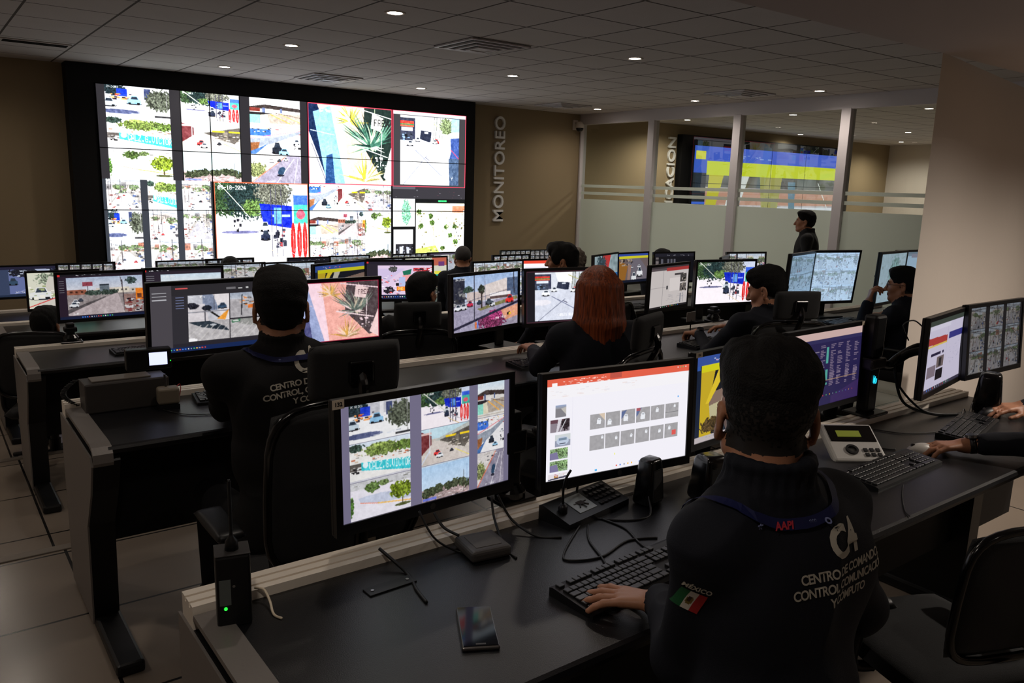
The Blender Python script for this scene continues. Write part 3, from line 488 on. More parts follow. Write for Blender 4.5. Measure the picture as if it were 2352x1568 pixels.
def s_six(c, seed=3, bg=(30, 30, 34)):
    c.fill(bg)
    for i, (a, b) in enumerate(((.04, .3), (.37, .63), (.69, .96))):
        for k in range(3): f_street(c.sub(a, k/3, b, (k+1)/3-.01), seed+i*3+k)
def s_grid(c, nx, ny, seed, gap=.01, bg=(12, 12, 14), y0=0, x0=0):
    c.fill(bg)
    for i in range(nx):
        for k in range(ny): f_street(c.sub(x0+(1-x0)*i/nx+gap, y0+(1-y0)*k/ny+gap, x0+(1-x0)*(i+1)/nx-gap, y0+(1-y0)*(k+1)/ny-gap), seed+i*ny+k)
def s_slides(c):
    c.fill((242, 240, 248)); c.rect(0, 0, 1, .075, (226, 96, 72)); c.rect(.42, .0, .5, .06, (190, 84, 70)); c.rect(.035, .045, .07, .075, (250, 246, 246)); c.speck(.1, .025, .4, .04, [(250, 200, 190)], 30, .012, 1, .5); c.speck(.1, .055, .42, .07, [(250, 210, 200)], 24, .016, 2, .5); c.icons(.018, .91, .99, 4, 3, .008)
    c.rect(0, .075, 1, .2, (244, 242, 246)); c.speck(.02, .1, .6, .18, [(232, 230, 236), (238, 226, 226)], 30, .03, 5, .3); c.rect(.17, .2, .172, .93, (230, 228, 240))
    def photo(x, y, w, h, k):
        q = c.sub(x, y, x+w, y+h)
        if k == 'street': q.fill((130, 128, 134)); q.grad(0, .3, (150, 166, 200), (150, 150, 156)); q.poly([(.5, .3), (1, .2), (1, .8)], (190, 186, 180))
        elif k == 'gate': q.fill((140, 130, 140)); q.rect(0, 0, 1, .3, (100, 70, 80)); q.poly([(.4, 0), (.6, 0), (.4, 1), (.3, 1)], (210, 206, 214)); q.leaf(.8, .4, .25, .5, (50, 40, 46), 1); q.line(.5, 1, .8, .1, (200, 200, 206), 2)
        elif k == 'van': q.fill((206, 212, 214)); q.rect(0, .5, 1, 1, (150, 156, 176)); q.ell(.5, .55, .4, .36, (190, 202, 222)); q.rect(.25, .3, .75, .5, (120, 140, 160)); q.rect(.3, .72, .7, .8, (60, 60, 80))
        elif k == 'green': q.fill((150, 176, 140)); q.noise(60, 8); q.leaf(.6, .4, .5, .5, (130, 160, 110), 4); q.poly([(0, .4), (.4, .3), (.5, 1), (0, 1)], (126, 120, 156))
        elif k == 'mix': q.fill((226, 220, 226)); q.rect(.3, .3, .5, .8, (190, 140, 80)); q.poly([(0, .8), (1, .5), (1, .8), (0, 1)], (70, 70, 90)); q.speck(0, 0, 1, .4, [(200, 130, 140), (240, 240, 240)], 16, .12, 2)
        else:
            q.fill((164, 162, 165)); q.noise(14, 7, seed=k)
            cx, cy, w2 = [(.45, .35, .3), (.12, .5, .3), (.15, .35, .36), (.3, .4, .36), (.35, .2, .24), (.62, .12, .16), (.78, .1, .16), (.68, .3, .18), (.68, .3, .18), (.68, .2, .18), (.6, .3, .2), (.25, .2, .2)][k]
            q.poly([(cx, cy+w2*1.1), (cx+w2*.1, cy+w2*.2), (cx+w2*.35, cy-w2*.2), (cx+w2*.8, cy-w2*.1), (cx+w2, cy+w2*.4), (cx+w2*.9, cy+w2*1.2)], (234, 236, 242)); q.poly([(cx+w2*.2, cy+w2*.2), (cx+w2*.4, cy-w2*.02), (cx+w2*.75, cy+w2*.02), (cx+w2*.8, cy+w2*.35)], (186, 190, 198))
            if k in (2, 3): q.poly([(0, .1), (.4, 0), (.1, .5), (0, .6)], (96, 110, 150))
            if k == 3: q.rect(0, 0, .3, .2, (170, 90, 100))
            if k == 11: q.rect(.55, .5, .86, .85, (220, 90, 84))
            if k == 0: q.poly([(.6, 0), (1, 0), (1, .5)], (214, 196, 176))
            if k == 5: q.line(0, .62, 1, .62, (90, 90, 94), 1)
    for (y, h, w, k) in ((.28, .12, .07, 'street'), (.42, .125, .125, 'gate'), (.57, .12, .1, 'van'), (.705, .11, .115, 'green'), (.84-.01, .105, .115, 'green')): photo(.03 if w > .1 else .06, y-.02, w, h, k)
    photo(.02, .935-.0, .13, .06, 'mix')
    for i in range(12): photo(.29+.108*(i % 6), .40+.215*(i//6), .1, .15, i)
    c.rect(.92, .33, .93, .345, (120, 180, 240)); c.icons(.955, .45, .78, 12, 4, .009); c.rect(.33, .965, .345, .985, (80, 180, 240)); c.rect(.465, .83, .472, .85, (240, 240, 120))
def s_yellow(c, seed=1):
    c.fill((22, 34, 56)); c.rect(0, 0, 1, .11, (56, 84, 160)); c.speck(.05, .04, .5, .07, [(190, 200, 230), (230, 90, 130)], 20, .02, 2, .6); c.rect(.06, .11, 1, .19, (220, 214, 30)); c.rect(.0, .11, .05, .16, (50, 90, 170)); q = c.sub(.06, .19, 1, .93)
    q.fill((20, 24, 34)); q.poly([(.1, .35), (1, .1), (1, .6), (.1, .7)], (136, 112, 100)); q.poly([(.08, .55), (.6, .4), (1, .45), (.3, .9), (.1, .8)], (196, 188, 150)); q.poly([(.25, .75), (.6, .5), (1, .45), (1, 1), (.2, 1)], (34, 44, 56)); q.poly([(0, 0), (.16, 0), (.1, .5), (.14, 1), (0, 1)], (206, 176, 40)); q.poly([(.2, 0), (.3, 0), (.1, .5), (.06, .5)], (230, 200, 50)); q.poly([(.34, 0), (.46, 0), (.24, .85), (.18, .85)], (200, 194, 176)); q.line(.2, .6, .9, .45, (150, 140, 100), 2); q.rect(.3, .88, .45, .92, (220, 230, 230)); q.rect(.35, .84, .39, .97, (220, 230, 230)); q.leaf(.14, .85, .14, .12, (90, 70, 40), 4)
    c.rect(0, .93, 1, 1, (196, 186, 188)); c.speck(.1, .945, .8, .97, [(150, 150, 160), (80, 140, 170)], 12, .012, 7)
def s_yellow_road(c):
    c.fill((16, 22, 40)); c.rect(0, 0, 1, .08, (52, 76, 160)); c.rect(.12, .08, 1, .17, (214, 208, 40)); c.rect(0, .06, .1, .14, (190, 190, 60)); q = c.sub(.12, .17, 1, .9); q.fill((110, 96, 96)); q.poly([(.3, 0), (.7, 0), (1, .6), (1, 1), (.3, 1)], (112, 106, 116)); q.poly([(0, .1), (.3, .3), (.2, 1), (0, 1)], (150, 100, 40)); q.speck(0, 0, .4, .3, [(50, 44, 44), (170, 150, 130)], 30, .06, 3); q.poly([(.3, .3), (.42, .3), (.36, 1), (.28, 1)], (150, 120, 110)); q.car(.6, .42, .2, (240, 240, 244), 1); q.car(.42, .64, .16, (226, 228, 232), 1.2); q.car(.62, .3, .12, (210, 210, 216)); q.car(.4, .35, .08, (200, 200, 206))
def s_table(c):
    c.fill((44, 38, 84)); c.rect(0, 0, 1, .1, (222, 190, 184)); c.rect(0, .1, 1, .15, (54, 50, 96)); r = random.Random(5)
    for j in range(26):
        y = .19+j*.022
        for x in (.42, .56, .66, .78, .9):
            if r.random() < .85: c.rect(x, y, x+r.uniform(.03, .07), y+.012, (136, 120, 146))
    c.rect(.5, .22, .53, .44, (90, 176, 164)); c.rect(.5, .52, .53, .66, (90, 176, 164)); c.rect(.5, .7, .53, .73, (90, 176, 164)); c.rect(.2, .26, .4, .275, (150, 140, 160)); c.rect(.2, .62, .38, .632, (170, 150, 170)); c.rect(.4, .66, .96, .67, (160, 130, 110)); c.icons(.86, .3, .95, 14, 3, .009); c.poly([(.6, .9), (1, .75), (1, 1), (.6, 1)], (86, 50, 120), .4)
def s_app(c, q, bar=.16, seed=0, bg=(44, 40, 48), top=.09):
    """dark camera-viewer window: side list, toolbar, one picture drawn by q, taskbar"""
    c.fill(bg); c.rect(0, 0, 1, .05, (30, 28, 34)); c.rect(0, 0, .03, .05, (220, 50, 50)); c.speck(.05, .015, .5, .03, [(210, 210, 215), (90, 90, 96)], 14, .02, seed, .6)
    for j in range(6): c.rect(.02, .14+j*.05, .02+bar*.5, .15+j*.05, (130, 130, 136))
    q(c.sub(bar, top, .985, .92)); c.rect(0, .94, 1, 1, (24, 32, 60)); c.icons(.955, .25, .62, 14, seed)
def s_quad(c):
    c.fill((48, 46, 52)); c.rect(0, 0, .17, 1, (74, 70, 76)); c.rect(.17, 0, 1, .16, (44, 42, 46)); c.rect(.2, .05, .3, .065, (220, 90, 90)); c.rect(.62, .07, .7, .1, (110, 108, 112)); c.speck(.72, .075, .82, .09, [(200, 200, 200)], 6, .02, 1)
    for j, y in enumerate((.1, .15, .2)): c.rect(.02, y, .13, y+.012, (190, 190, 196))
    for j in range(5): c.rect(.2, .18+j*.04, .27, .188+j*.04, (120, 130, 170))
    f_poles(c.sub(.30, .17, .645, .56)); f_grey_road(c.sub(.30, .56, .645, .86), 0); f_yard(c.sub(.65, .17, 1, .55)); f_grey_road(c.sub(.65, .57, 1, .86), 1); c.rect(0, .93, 1, 1, (22, 40, 84)); c.icons(.95, .15, .45, 13, 6); c.rect(.17, .87, 1, .93, (40, 38, 46))
def s_mosaic(c, pink=True):
    c.fill((40, 36, 46)); c.rect(0, 0, 1, .06, (36, 32, 44)); c.rect(0, 0, .03, .05, (220, 50, 50)); q = c.sub(.17, .1, 1, .88); q.fill((222, 200, 226)); q.poly([(0, .1), (.5, .1), (.2, .5), (0, .5)], (206, 190, 224)); q.leaf(.28, .12, .08, .1, (80, 80, 80), 2); q.poly([(.45, .2), (.62, .12), (.6, .3), (.47, .36)], (30, 110, 84)); q.poly([(.45, .34), (.7, .3), (.8, .9), (.5, 1)], (236, 160, 160)); q.rect(.38, .4, .5, .8, (180, 190, 230)); q.rect(.32, .6, .38, .7, (30, 24, 30)); q.rect(.5, .55, .56, .64, (30, 24, 30)); q.rect(.65, .08, 1, .2, (190, 50, 60)); q.speck(.66, .04, 1, .3, [(60, 40, 50), (230, 100, 110), (240, 230, 240)], 40, .05, 5); q.rect(.34, .72, .58, .88, (240, 130, 40)); q.txt(.36, .75, .1, 'ANA', (250, 230, 120)); q.leaf(.2, .85, .1, .12, (40, 36, 46), 6); q.speck(0, .3, .4, 1, [(240, 90, 90), (120, 110, 130), (250, 240, 250)], 40, .04, 7); c.rect(0, .9, 1, 1, (26, 34, 66)); c.icons(.93, .22, .7, 14, 8, .014)
def s_web(c):
    c.fill((206, 200, 222)); c.rect(0, 0, 1, .08, (60, 70, 62)); c.rect(0, .08, .56, .14, (216, 212, 230)); c.poly([(0, .24), (.5, .26), (.5, .36), (0, .34)], (176, 60, 56)); c.rect(0, .35, .5, .37, (220, 190, 90)); c.rect(.54, .24, 1, .33, (52, 52, 130)); c.rect(.12, .47, .36, .51, (34, 28, 60)); c.rect(.4, .47, .44, .51, (34, 28, 60)); c.rect(.28, .54, .46, .7, (110, 96, 96)); c.rect(.34, .56, .4, .68, (40, 36, 40)); c.rect(.06, .64, .27, .8, (130, 116, 128)); c.rect(.28, .72, .46, .87, (18, 14, 22)); c.speck(.58, .4, .95, .7, [(186, 182, 206)], 50, .03, 5, .4); c.rect(.5, .14, .505, .95, (180, 176, 200)); c.rect(0, .95, 1, 1, (60, 56, 76)); c.icons(.96, .1, .7, 12, 2)
def s_doc(c):
    c.fill((206, 198, 196)); c.rect(0, 0, 1, .05, (60, 52, 56)); c.rect(.4, .05, 1, .13, (170, 56, 56)); c.rect(0, .05, .4, .1, (90, 80, 84)); c.rect(.32, .1, .33, .94, (150, 144, 146)); c.rect(0, .5, .45, .51, (150, 144, 146)); c.rect(.5, .3, .78, .62, (222, 214, 212)); c.rect(.62, .2, .86, .25, (70, 64, 66)); c.rect(.78, .22, .95, .42, (70, 66, 66)); c.rect(.78, .46, .95, .64, (90, 84, 84)); c.speck(.78, .22, .95, .64, [(30, 30, 30), (160, 150, 140)], 40, .03, 1); c.rect(.42, .48, .46, .56, (50, 50, 56)); c.speck(.4, .7, .9, .9, [(176, 170, 172)], 40, .05, 3, .25); c.rect(.8, .7, .82, .93, (110, 116, 130)); c.rect(.88, .7, .89, .93, (110, 116, 130)); c.rect(0, .95, 1, 1, (34, 30, 34)); c.icons(.965, .3, .8, 10, 3)
def s_red_white(c): c.fill((244, 240, 246)); c.rect(0, 0, 1, .1, (226, 70, 50)); c.rect(.55, .55, .8, .66, (110, 110, 170)); c.rect(.1, .2, .5, .25, (222, 220, 230)); c.rect(0, .9, 1, 1, (230, 226, 236))
def s_dark_list(c):
    c.fill((18, 18, 24)); c.rect(0, 0, 1, .12, (30, 30, 40)); c.speck(.05, .05, .9, .08, [(180, 180, 190)], 16, .02, 2, .5)
    for x in (.16, .32, .4, .48): c.rect(x, .2, x+.05, .75, (90, 90, 100))
    for j in range(16): c.rect(.03, .16+j*.05, .1, .18+j*.05, (150, 140, 140))
def s_posts(c):
    c.fill((150, 170, 176)); c.noise(60, 10); c.poly([(.35, 0), (.7, 0), (.6, .4), (.42, .45)], (200, 60, 60)); c.rect(.5, .6, 1, 1, (40, 110, 180)); c.rect(.75, .65, .95, .72, (220, 230, 240)); c.leaf(.3, .3, .2, .3, (60, 80, 90), 2); c.poly([(0, .5), (.5, .6), (.4, 1), (0, 1)], (130, 160, 190))
def s_crowd(c):
    c.fill((60, 56, 60)); f_street(c.sub(0, .02, .22, .5), 44); f_street(c.sub(.27, .02, .98, .97), 45); q = c.sub(.27, .3, .98, .97); q.speck(0, 0, 1, 1, [(220, 190, 200), (160, 90, 130), (60, 50, 60), (120, 80, 180), (240, 230, 236)], 120, .07, 4); f_street(c.sub(0, .52, .22, .97), 46)
def washed(f, *a, wash=(196, 220, 240), k=.45):
    def g(c): f(c, *a); lum = c.a.mean(-1, keepdims=True); c.a[:] = np.clip((c.a*.5+lum*.5)*(1-k)*np.array((.85, 1, 1.15))+np.array(wash)*k, 0, 255)
    return g
def s_ribbon_road(c):
    c.fill((40, 52, 76)); c.rect(0, 0, 1, .1, (40, 38, 60)); c.rect(0, 0, .05, .08, (220, 40, 50)); c.rect(0, .1, .22, .93, (62, 74, 104)); q = c.sub(.22, .1, 1, .9); q.fill((112, 124, 176)); q.leaf(.5, .1, .6, .2, (40, 42, 56), 2); q.speck(0, 0, 1, .3, [(210, 220, 240), (30, 30, 40)], 60, .05, 3); q.poly([(.55, 0), (.8, 0), (1, .35), (.9, .5)], (190, 200, 230)); q.car(-.02, .34, .2, (60, 84, 110), .8); q.car(.36, .3, .3, (226, 232, 244), .7); q.car(.34, .16, .2, (214, 224, 240)); q.speck(.04, .9, .3, .93, [(250, 250, 250)], 16, .02, 2); q.line(.1, 1, .8, .5, (150, 160, 210), 2)
def s_corner(c):
    c.fill((214, 214, 196)); c.leaf(.4, .2, .3, .2, (140, 150, 130), 2); c.rect(.65, 0, 1, .3, (190, 100, 80)); c.poly([(.3, .1), (.5, .2), (.7, 1), (.1, 1)], (206, 200, 190)); c.rect(.6, .62, .9, 1, (30, 190, 176)); c.ell(.76, .8, .06, .12, (30, 60, 60)); c.rect(.7, .5, .86, .62, (230, 220, 80)); c.line(0, .95, .4, .7, (210, 60, 60), 2); c.rect(.8, .15, .95, .32, (110, 60, 120)); c.car(.02, .4, .3, (220, 222, 222)); c.speck(0, .3, .5, .7, [(160, 170, 120), (236, 232, 220)], 30, .06, 5)
def s_street_panel(c):
    c.fill((40, 34, 42)); c.rect(.06, 0, 1, .06, (96, 88, 110)); q = c.sub(.16, .07, .98, 1); f_store(q)
def s_store_bars(c): c.fill((60, 34, 44)); c.rect(.012, .02, .988, .98, (26, 24, 30)); f_store(c.sub(.11, .03, .97, .96))
def bordered(f, col=(150, 50, 70)):
    def g(c): c.fill(col); f(c.sub(.008, .014, .992, .986))
    return g

SCREEN_MATS = {}
def screen_mat(gain):
    k = round(gain, 3)
    if k in SCREEN_MATS: return SCREEN_MATS[k]
    m = bpy.data.materials.new('screen_glow'); m.use_nodes = True; nt = m.node_tree; b = nt.nodes['Principled BSDF']
    at = nt.nodes.new('ShaderNodeVertexColor'); at.layer_name = 'picture'
    b.inputs['Base Color'].default_value = (.01, .01, .012, 1); b.inputs['Roughness'].default_value = .3; b.inputs['Emission Strength'].default_value = gain
    nt.links.new(at.outputs[0], b.inputs['Emission Color']); SCREEN_MATS[k] = m; return m
def screen_mesh(name, arr, w, h, parent, gain, loc=(0, 0, 0)):
    """a lit display: w x h metres, in its own x-z plane, one vertex per picture cell"""
    H, W = arr.shape[:2]; xs = np.linspace(-w/2, w/2, W); zs = np.linspace(h/2, -h/2, H)
    V = np.zeros((H, W, 3), np.float32); V[..., 0] = xs[None]; V[..., 2] = zs[:, None]
    me = bpy.data.meshes.new(name); n = (H-1)*(W-1)
    i = (np.arange(H-1)[:, None]*W+np.arange(W-1)[None]).ravel(); F = np.stack([i, i+W, i+W+1, i+1], 1).astype(np.int32)
    me.vertices.add(H*W); me.vertices.foreach_set('co', V.ravel()); me.loops.add(n*4); me.loops.foreach_set('vertex_index', F.ravel())
    me.polygons.add(n); me.polygons.foreach_set('loop_start', np.arange(0, n*4, 4, dtype=np.int32)); me.update(calc_edges=True)
    ca = me.color_attributes.new('picture', 'BYTE_COLOR', 'POINT'); c = np.ones((H*W, 4), np.float32); c[:, :3] = np.clip(arr.reshape(-1, 3), 0, 255)/255
    ca.data.foreach_set('color_srgb', c.ravel()); me.materials.append(screen_mat(gain)); o = link(bpy.data.objects.new(name, me), parent); o.location = loc; return o
def paint(f, W, H):
    a = np.zeros((H, W, 3)); f(Cv(a)); return np.clip(a, 0, 255)

# the video wall: 4 x 3 panels showing one mosaic of windows
def wall_picture(c):
    # window positions measured in wall metres: u to the right 0..4.85, v downwards 0..2.05
    U = lambda u: u/4.85
    V = lambda v: v/2.05
    S = lambda u0, v0, u1, v1: c.sub(U(u0), V(v0), U(u1), V(v1))
    c.fill((20, 20, 22)); h1 = 1.025
    for u0, u1 in ((0, .1), (.76, .88), (1.57, .1+1.6), (2.34, 2.43)): c.rect(U(u0), 0, U(max(u1, u0+.02)), .5, (44, 42, 46))
    for i, (a, b) in enumerate(((.085, .765), (.89, 1.56), (1.69, 2.335))):
        for k in range(3): F9[i*3+k](S(a, h1*k/3, b, h1*(k+1)/3))
    c.rect(0, .5, U(1.21), 1, (52, 56, 64))
    lo = [(lambda q: f_street(q, 61)), f_cars_tree, (lambda q: f_street(q, 63)), f_calz, (lambda q: f_street(q, 64)), (lambda q: f_street(q, 65)), (lambda q: f_street(q, 66)), (lambda q: f_street(q, 67)), (lambda q: f_street(q, 68))]
    for i, (a, b) in enumerate(((.04, .40), (.475, .79), (.86, 1.19))):
        for k in range(3): lo[i*3+k](S(a, h1+h1*k/3, b, h1+h1*(k+1)/3))
    bordered(f_flags, (180, 90, 60))(S(1.22, h1, 2.42, 2.04)); bordered(f_agave, (190, 60, 80))(S(2.43, .0, 3.64, h1))
    q = S(3.64, 0, 4.85, 1.03); q.fill((190, 60, 80)); q.rect(.01, .01, .99, .99, (60, 58, 62)); q.rect(.01, .01, .99, .05, (190, 186, 196)); f_store(q.sub(.1, .06, .9, .97))
    for i in range(3):
        for k in range(3):
            q = S(2.43+.4*i, h1+h1*k/3, 2.43+.4*(i+1), h1+h1*(k+1)/3); [f_ramp, f_bridge, lambda z: f_street(z, 71), f_under, f_avenue, lambda z: f_street(z, 72), lambda z: f_street(z, 73), f_curve, f_skyline][(i*3+k)](q)
    q = S(3.64, 1.03, 4.85, 1.2); q.fill((52, 50, 56)); q.speck(.02, .1, .95, .9, [(110, 108, 116), (150, 148, 156), (90, 60, 70)], 60, .02, 5, .5); q.rect(0, 0, .3, .2, (80, 78, 86))
    c.rect(U(3.64), V(1.2), 1, 1, (14, 14, 16)); f_map(S(3.65, 1.2, 4.0, 1.58)); f_booth(S(3.66, 1.62, 3.97, 2.03)); f_aerial(S(4.02, 1.2, 4.84, 1.98))
def video_wall():
    a = paint(wall_picture, 1120, 474); k = np.clip((a.mean(-1, keepdims=True)-50)/70, 0, 1); a = np.clip(a*(1+.22*k), 0, 255); W, H = 1120, 474
    x0, z0, pw, ph = 1.782, .95, 1.2125, .683
    for r in range(3):
        for q in range(4):
            t = thing('video_wall_panel', 'bright display panel of the big video wall, row %s, %s' % (('top', 'middle', 'bottom')[r], ('leftmost', 'second from the left', 'third from the left', 'rightmost')[q]), 'display panel', (x0+(q+.5)*pw, YW-.26, z0-(r+.5)*ph), 0, 'display panels of the big video wall')
            sub = a[H*r//3:H*(r+1)//3+1, W*q//4:W*(q+1)//4+1]; screen_mesh('screen', sub, pw-.012, ph-.010, t, WALL_GAIN, (0, -.004, 0))
            bm = B(); box(bm, -pw/2+.0008, pw/2-.0008, 0, .08, -ph/2+.0008, ph/2-.0008); obj('housing', bm, M_BLACK, t)
video_wall()
def second_wall():
    def pic(c):
        c.fill((60, 70, 90)); c.rect(0, 0, 1, .13, (70, 100, 214)); c.rect(0, 0, .09, .24, (60, 96, 206)); c.rect(0.01, .05, .07, .12, (226, 220, 60)); c.rect(.08, .13, 1, .26, (214, 222, 40)); c.speck(.1, .06, .5, .09, [(150, 170, 240)], 16, .02, 2, .5); q = c.sub(.08, .26, 1, 1)
        q.fill((196, 186, 190)); q.rect(0, 0, 1, .14, (100, 100, 96)); q.noise(60, 12); q.rect(0, .18, 1, .36, (200, 150, 130)); q.rect(0, .38, 1, .44, (226, 226, 236)); q.rect(0, .46, 1, .6, (206, 200, 226)); q.rect(.1, .44, .4, .46, (70, 80, 160)); q.rect(.5, .6, 1, .75, (150, 190, 200)); q.rect(0, .75, 1, 1, (90, 110, 130)); q.poly([(.02, 0), (.12, 0), (.06, .5), (0, .6)], (206, 196, 60)); q.poly([(.18, 0), (.3, 0), (.2, .6), (.12, .6)], (226, 226, 226)); q.poly([(.38, 0), (.55, 0), (.52, .6), (.42, .6)], (170, 164, 90)); q.poly([(.6, .05), (.66, .05), (.68, .7), (.64, .7)], (110, 140, 160)); q.line(.85, .05, .95, .4, (240, 240, 240), 1.4)
        c.rect(0, .24, .08, 1, (36, 44, 50)); c.rect(0, .5, .08, .52, (70, 110, 220))
    a = paint(pic, 400, 190); x0, z0, pw, ph = 11.66, .80, 1.16, .68
    for r in range(3):
        for q in range(4):
            t = thing('video_wall_panel', 'display panel of the smaller video wall behind the glass, row %s, %s' % (('top', 'middle', 'bottom')[r], ('leftmost', 'second from the left', 'third from the left', 'rightmost')[q]), 'display panel', (x0+(q+.5)*pw, YW-.22, z0-(r+.5)*ph), 0, 'display panels behind the glass')
            sub = a[190*r//3:190*(r+1)//3+1, 100*q:100*(q+1)+1]; screen_mesh('screen', sub, pw-.012, ph-.01, t, .95, (0, -.004, 0))
            bm = B(); box(bm, -pw/2+.0008, pw/2-.0008, 0, .08, -ph/2+.0008, ph/2-.0008); obj('housing', bm, M_BLACK, t)
    bm = B(); box(bm, 11.42, 16.62, YW-.13, YW-.001, -1.5, .98); tag(obj('video_wall_surround', bm, M_BLACKPANEL), 'black panelling around the smaller video wall behind the glass partition', 'frame')
second_wall()
# ------------------------------------------------------------------ console desks
def desk_row(x0, x1, yf, yr, z, label, legs, ends=(True, False), dz=.0):
    """yf front edge, yr rail; z worktop height"""
    fl = floor_at(yf+.2); t = thing('console_desk', label, 'desk', (x0, yf, fl), 0, 'rows of black console desks'); H = z-fl; D = yr-yf; W = x1-x0
    bm = B(); prism_x(bm, [(-.0, H-.012), (.006, H-.003), (.016, H), (D-.03, H), (D-.03, H-.03), (.02, H-.034), (.004, H-.026)], .05 if ends[0] else 0, W-(.05 if ends[1] else 0)); obj('worktop', bm, M_TOP, t)
    # aluminium equipment rail with two grooves
    pr = [(D-.035, H-.03), (D-.035, H+.022)]
    for g in (D-.012, D+.018): pr += [(g-.004, H+.022), (g-.004, H+.012), (g+.004, H+.012), (g+.004, H+.022)]
    pr += [(D+.045, H+.022), (D+.045, H-.03)]
    bm = B(); prism_x(bm, pr, .0, W); obj('equipment_rail', bm, M_ALU, t)
    bm = B(); box(bm, .06, W-.06, D*.52, D*.52+.02, H-.46, H-.035); obj('modesty_panel', bm, M_BLACKPANEL, t)
    bm = B(); box(bm, .06, W-.06, D*.55, D+.03, H-.2, H-.04); obj('cable_tray', bm, M_BLACKPANEL, t)
    for k, ex in enumerate((0, W-.1)):
        if not ends[k]: continue
        sd = 1 if k == 0 else -1; xo = ex if k == 0 else ex+.1
        a, b_ = sorted((xo, xo+sd*.085)); bm = B(); prism_x(bm, [(D+.05, H-.03), (D+.05, .02), (D-.36, .02), (D-.40, H*.55), (.06, H-.17), (.0, H-.05), (.02, H-.035)], a, b_); obj('end_panel_core', bm, M_BLACK, t)
        a, b_ = sorted((xo-sd*.006, xo)); bm = B(); prism_x(bm, [(D+.06, H-.03), (D+.06, .02), (D-.37, .02), (D-.405, H*.55), (.05, H-.175), (-.005, H-.06), (.015, H-.03)], a, b_); obj('side_panel', bm, M_SIDE, t)
        # bent steel cap along the end of the worktop, curling down at the front
        a, b_ = sorted((xo, xo+sd*.062)); path = [(D-.04, H+.006), (.05, H+.006), (.012, H+.001), (-.008, H-.02), (-.012, H-.05)]
        prf = path+[(y+.006, zz-.012) for y, zz in path[::-1]]; bm = B(); prism_x(bm, prf, a, b_); obj('end_cap', bm, M_SIDE, t)
        bm = B(); box(bm, xo+sd*.045-.045, xo+sd*.045+.045, D-.75, D+.06, 0, .045, bev=.012); obj('foot', bm, M_BLACK, t)
    for x in legs:
        bm = B(); box(bm, x-.04, x+.04, D-.36, D, .04, H-.04); box(bm, x-.05, x+.05, D-.7, D+.04, 0, .05, bev=.012); obj('leg', bm, M_BLACK, t)
    return t
desk_row(.40, 3.86, 1.02, 1.635, -.90, 'nearest black console desk in the foreground, with the bright aluminium rail', (1.9, 2.9))
desk_row(.42, 6.35, 2.84, 3.42, -.90, 'second console desk from the front, with the pale bent end cap at its left corner', (2.2, 3.9))
desk_row(.44, 8.1, 4.86, 5.42, -1.05, 'third console desk from the front, left end just behind the grey equipment box', (2.4, 4.4, 6.4))
desk_row(.46, 7.9, 6.72, 7.3, -1.20, 'fourth console desk from the front, partly seen at the left edge', (2.4, 4.4, 6.4), )
desk_row(.46, 7.9, 8.42, 8.97, -1.35, 'farthest console desk, closest to the video wall', (2.4, 4.4, 6.4))

# ------------------------------------------------------------------ monitors
M_BEZEL = mat('monitor_plastic', (16, 16, 18), .35, spec=.45); M_EDGE = mat('monitor_edge', (60, 58, 58), .35, .2); M_STICK = mat('paper_label', (214, 200, 180), .6)
def monitor(cx, cy, cz, yaw, tilt, pic, label, res=(160, 90), w=.51, h=.287, desk=None, gain=None, stand='stand', bez=(.016, .022), group=None, name='desk_monitor', sx=0):
    a = math.radians(yaw); tl = math.radians(tilt)
    if desk is None: desk = -.90 if cy < 4.2 else -1.05 if cy < 6.4 else -1.20 if cy < 8.2 else -1.35
    n = Vector((math.sin(a), -math.cos(a), 0)); base = Vector((cx, cy, desk))-n*.07
    t = thing(name, label, 'monitor', base, a, group); hc = cz-desk
    R = Matrix.Translation((0, -.07, hc)) @ Matrix.Rotation(-tl, 4, 'X')
    s = screen_mesh('screen', paint(pic, *res), w, h, t, gain or MON_GAIN); s.matrix_local = R
    b, bb = bez; bm = B()
    for x0, x1, z0, z1 in ((-w/2-b, w/2+b, h/2, h/2+b), (-w/2-b, w/2+b, -h/2-bb, -h/2), (-w/2-b, -w/2, -h/2, h/2), (w/2, w/2+b, -h/2, h/2)): box(bm, x0, x1, -.004, .012, z0, z1, R)
    obj('bezel', bm, M_BEZEL, t)
    bm = B(); box(bm, -w/2-b, w/2+b, .012, .026, -h/2-bb, h/2+b, R, bev=.004); box(bm, -w*.3, w*.3, .026, .045, -h*.3, h*.3, R, bev=.012); obj('back_cover', bm, M_BEZEL, t)
    bm = B(); box(bm, -w/2-b-.0008, w/2+b+.0008, -.0045, .0125, h/2+b-.0006, h/2+b+.0012, R); obj('top_edge', bm, M_EDGE, t)
    if stand == 'stand':
        bm = B(); box(bm, -.03+sx, .03+sx, .0, .02, .012, hc, bev=.004); obj('stand', bm, M_BLACK, t)
        bm = B(); box(bm, -.11+sx, .11+sx, -.11, .07, .0, .012, bev=.005); obj('base', bm, M_BLACK, t)
    elif stand == 'arm':
        bm = B(); tube(bm, [(0, -.02, hc), (0, .04, hc), (sx*.6, .07, hc-.03), (sx, .075, hc-.05)], .014, 10); cyl(bm, (0, -.03, hc), (0, -.015, hc), .05); obj('arm', bm, M_BLACK, t, True)
    return t
def stickers(t, R, items):
    for x, z, w, h, txt in items:
        bm = B(); box(bm, x-w/2, x+w/2, -.0062, -.0048, z-h/2, z+h/2, R); s = obj('number_label', bm, M_STICK, t)
        if txt: text_obj('lettering', txt, h*.62, M_BLACK, R @ Matrix.Translation((x, -.0066, z-h*.2)) @ Matrix.Rotation(PI/2, 4, 'X'), s, offset=.0006)
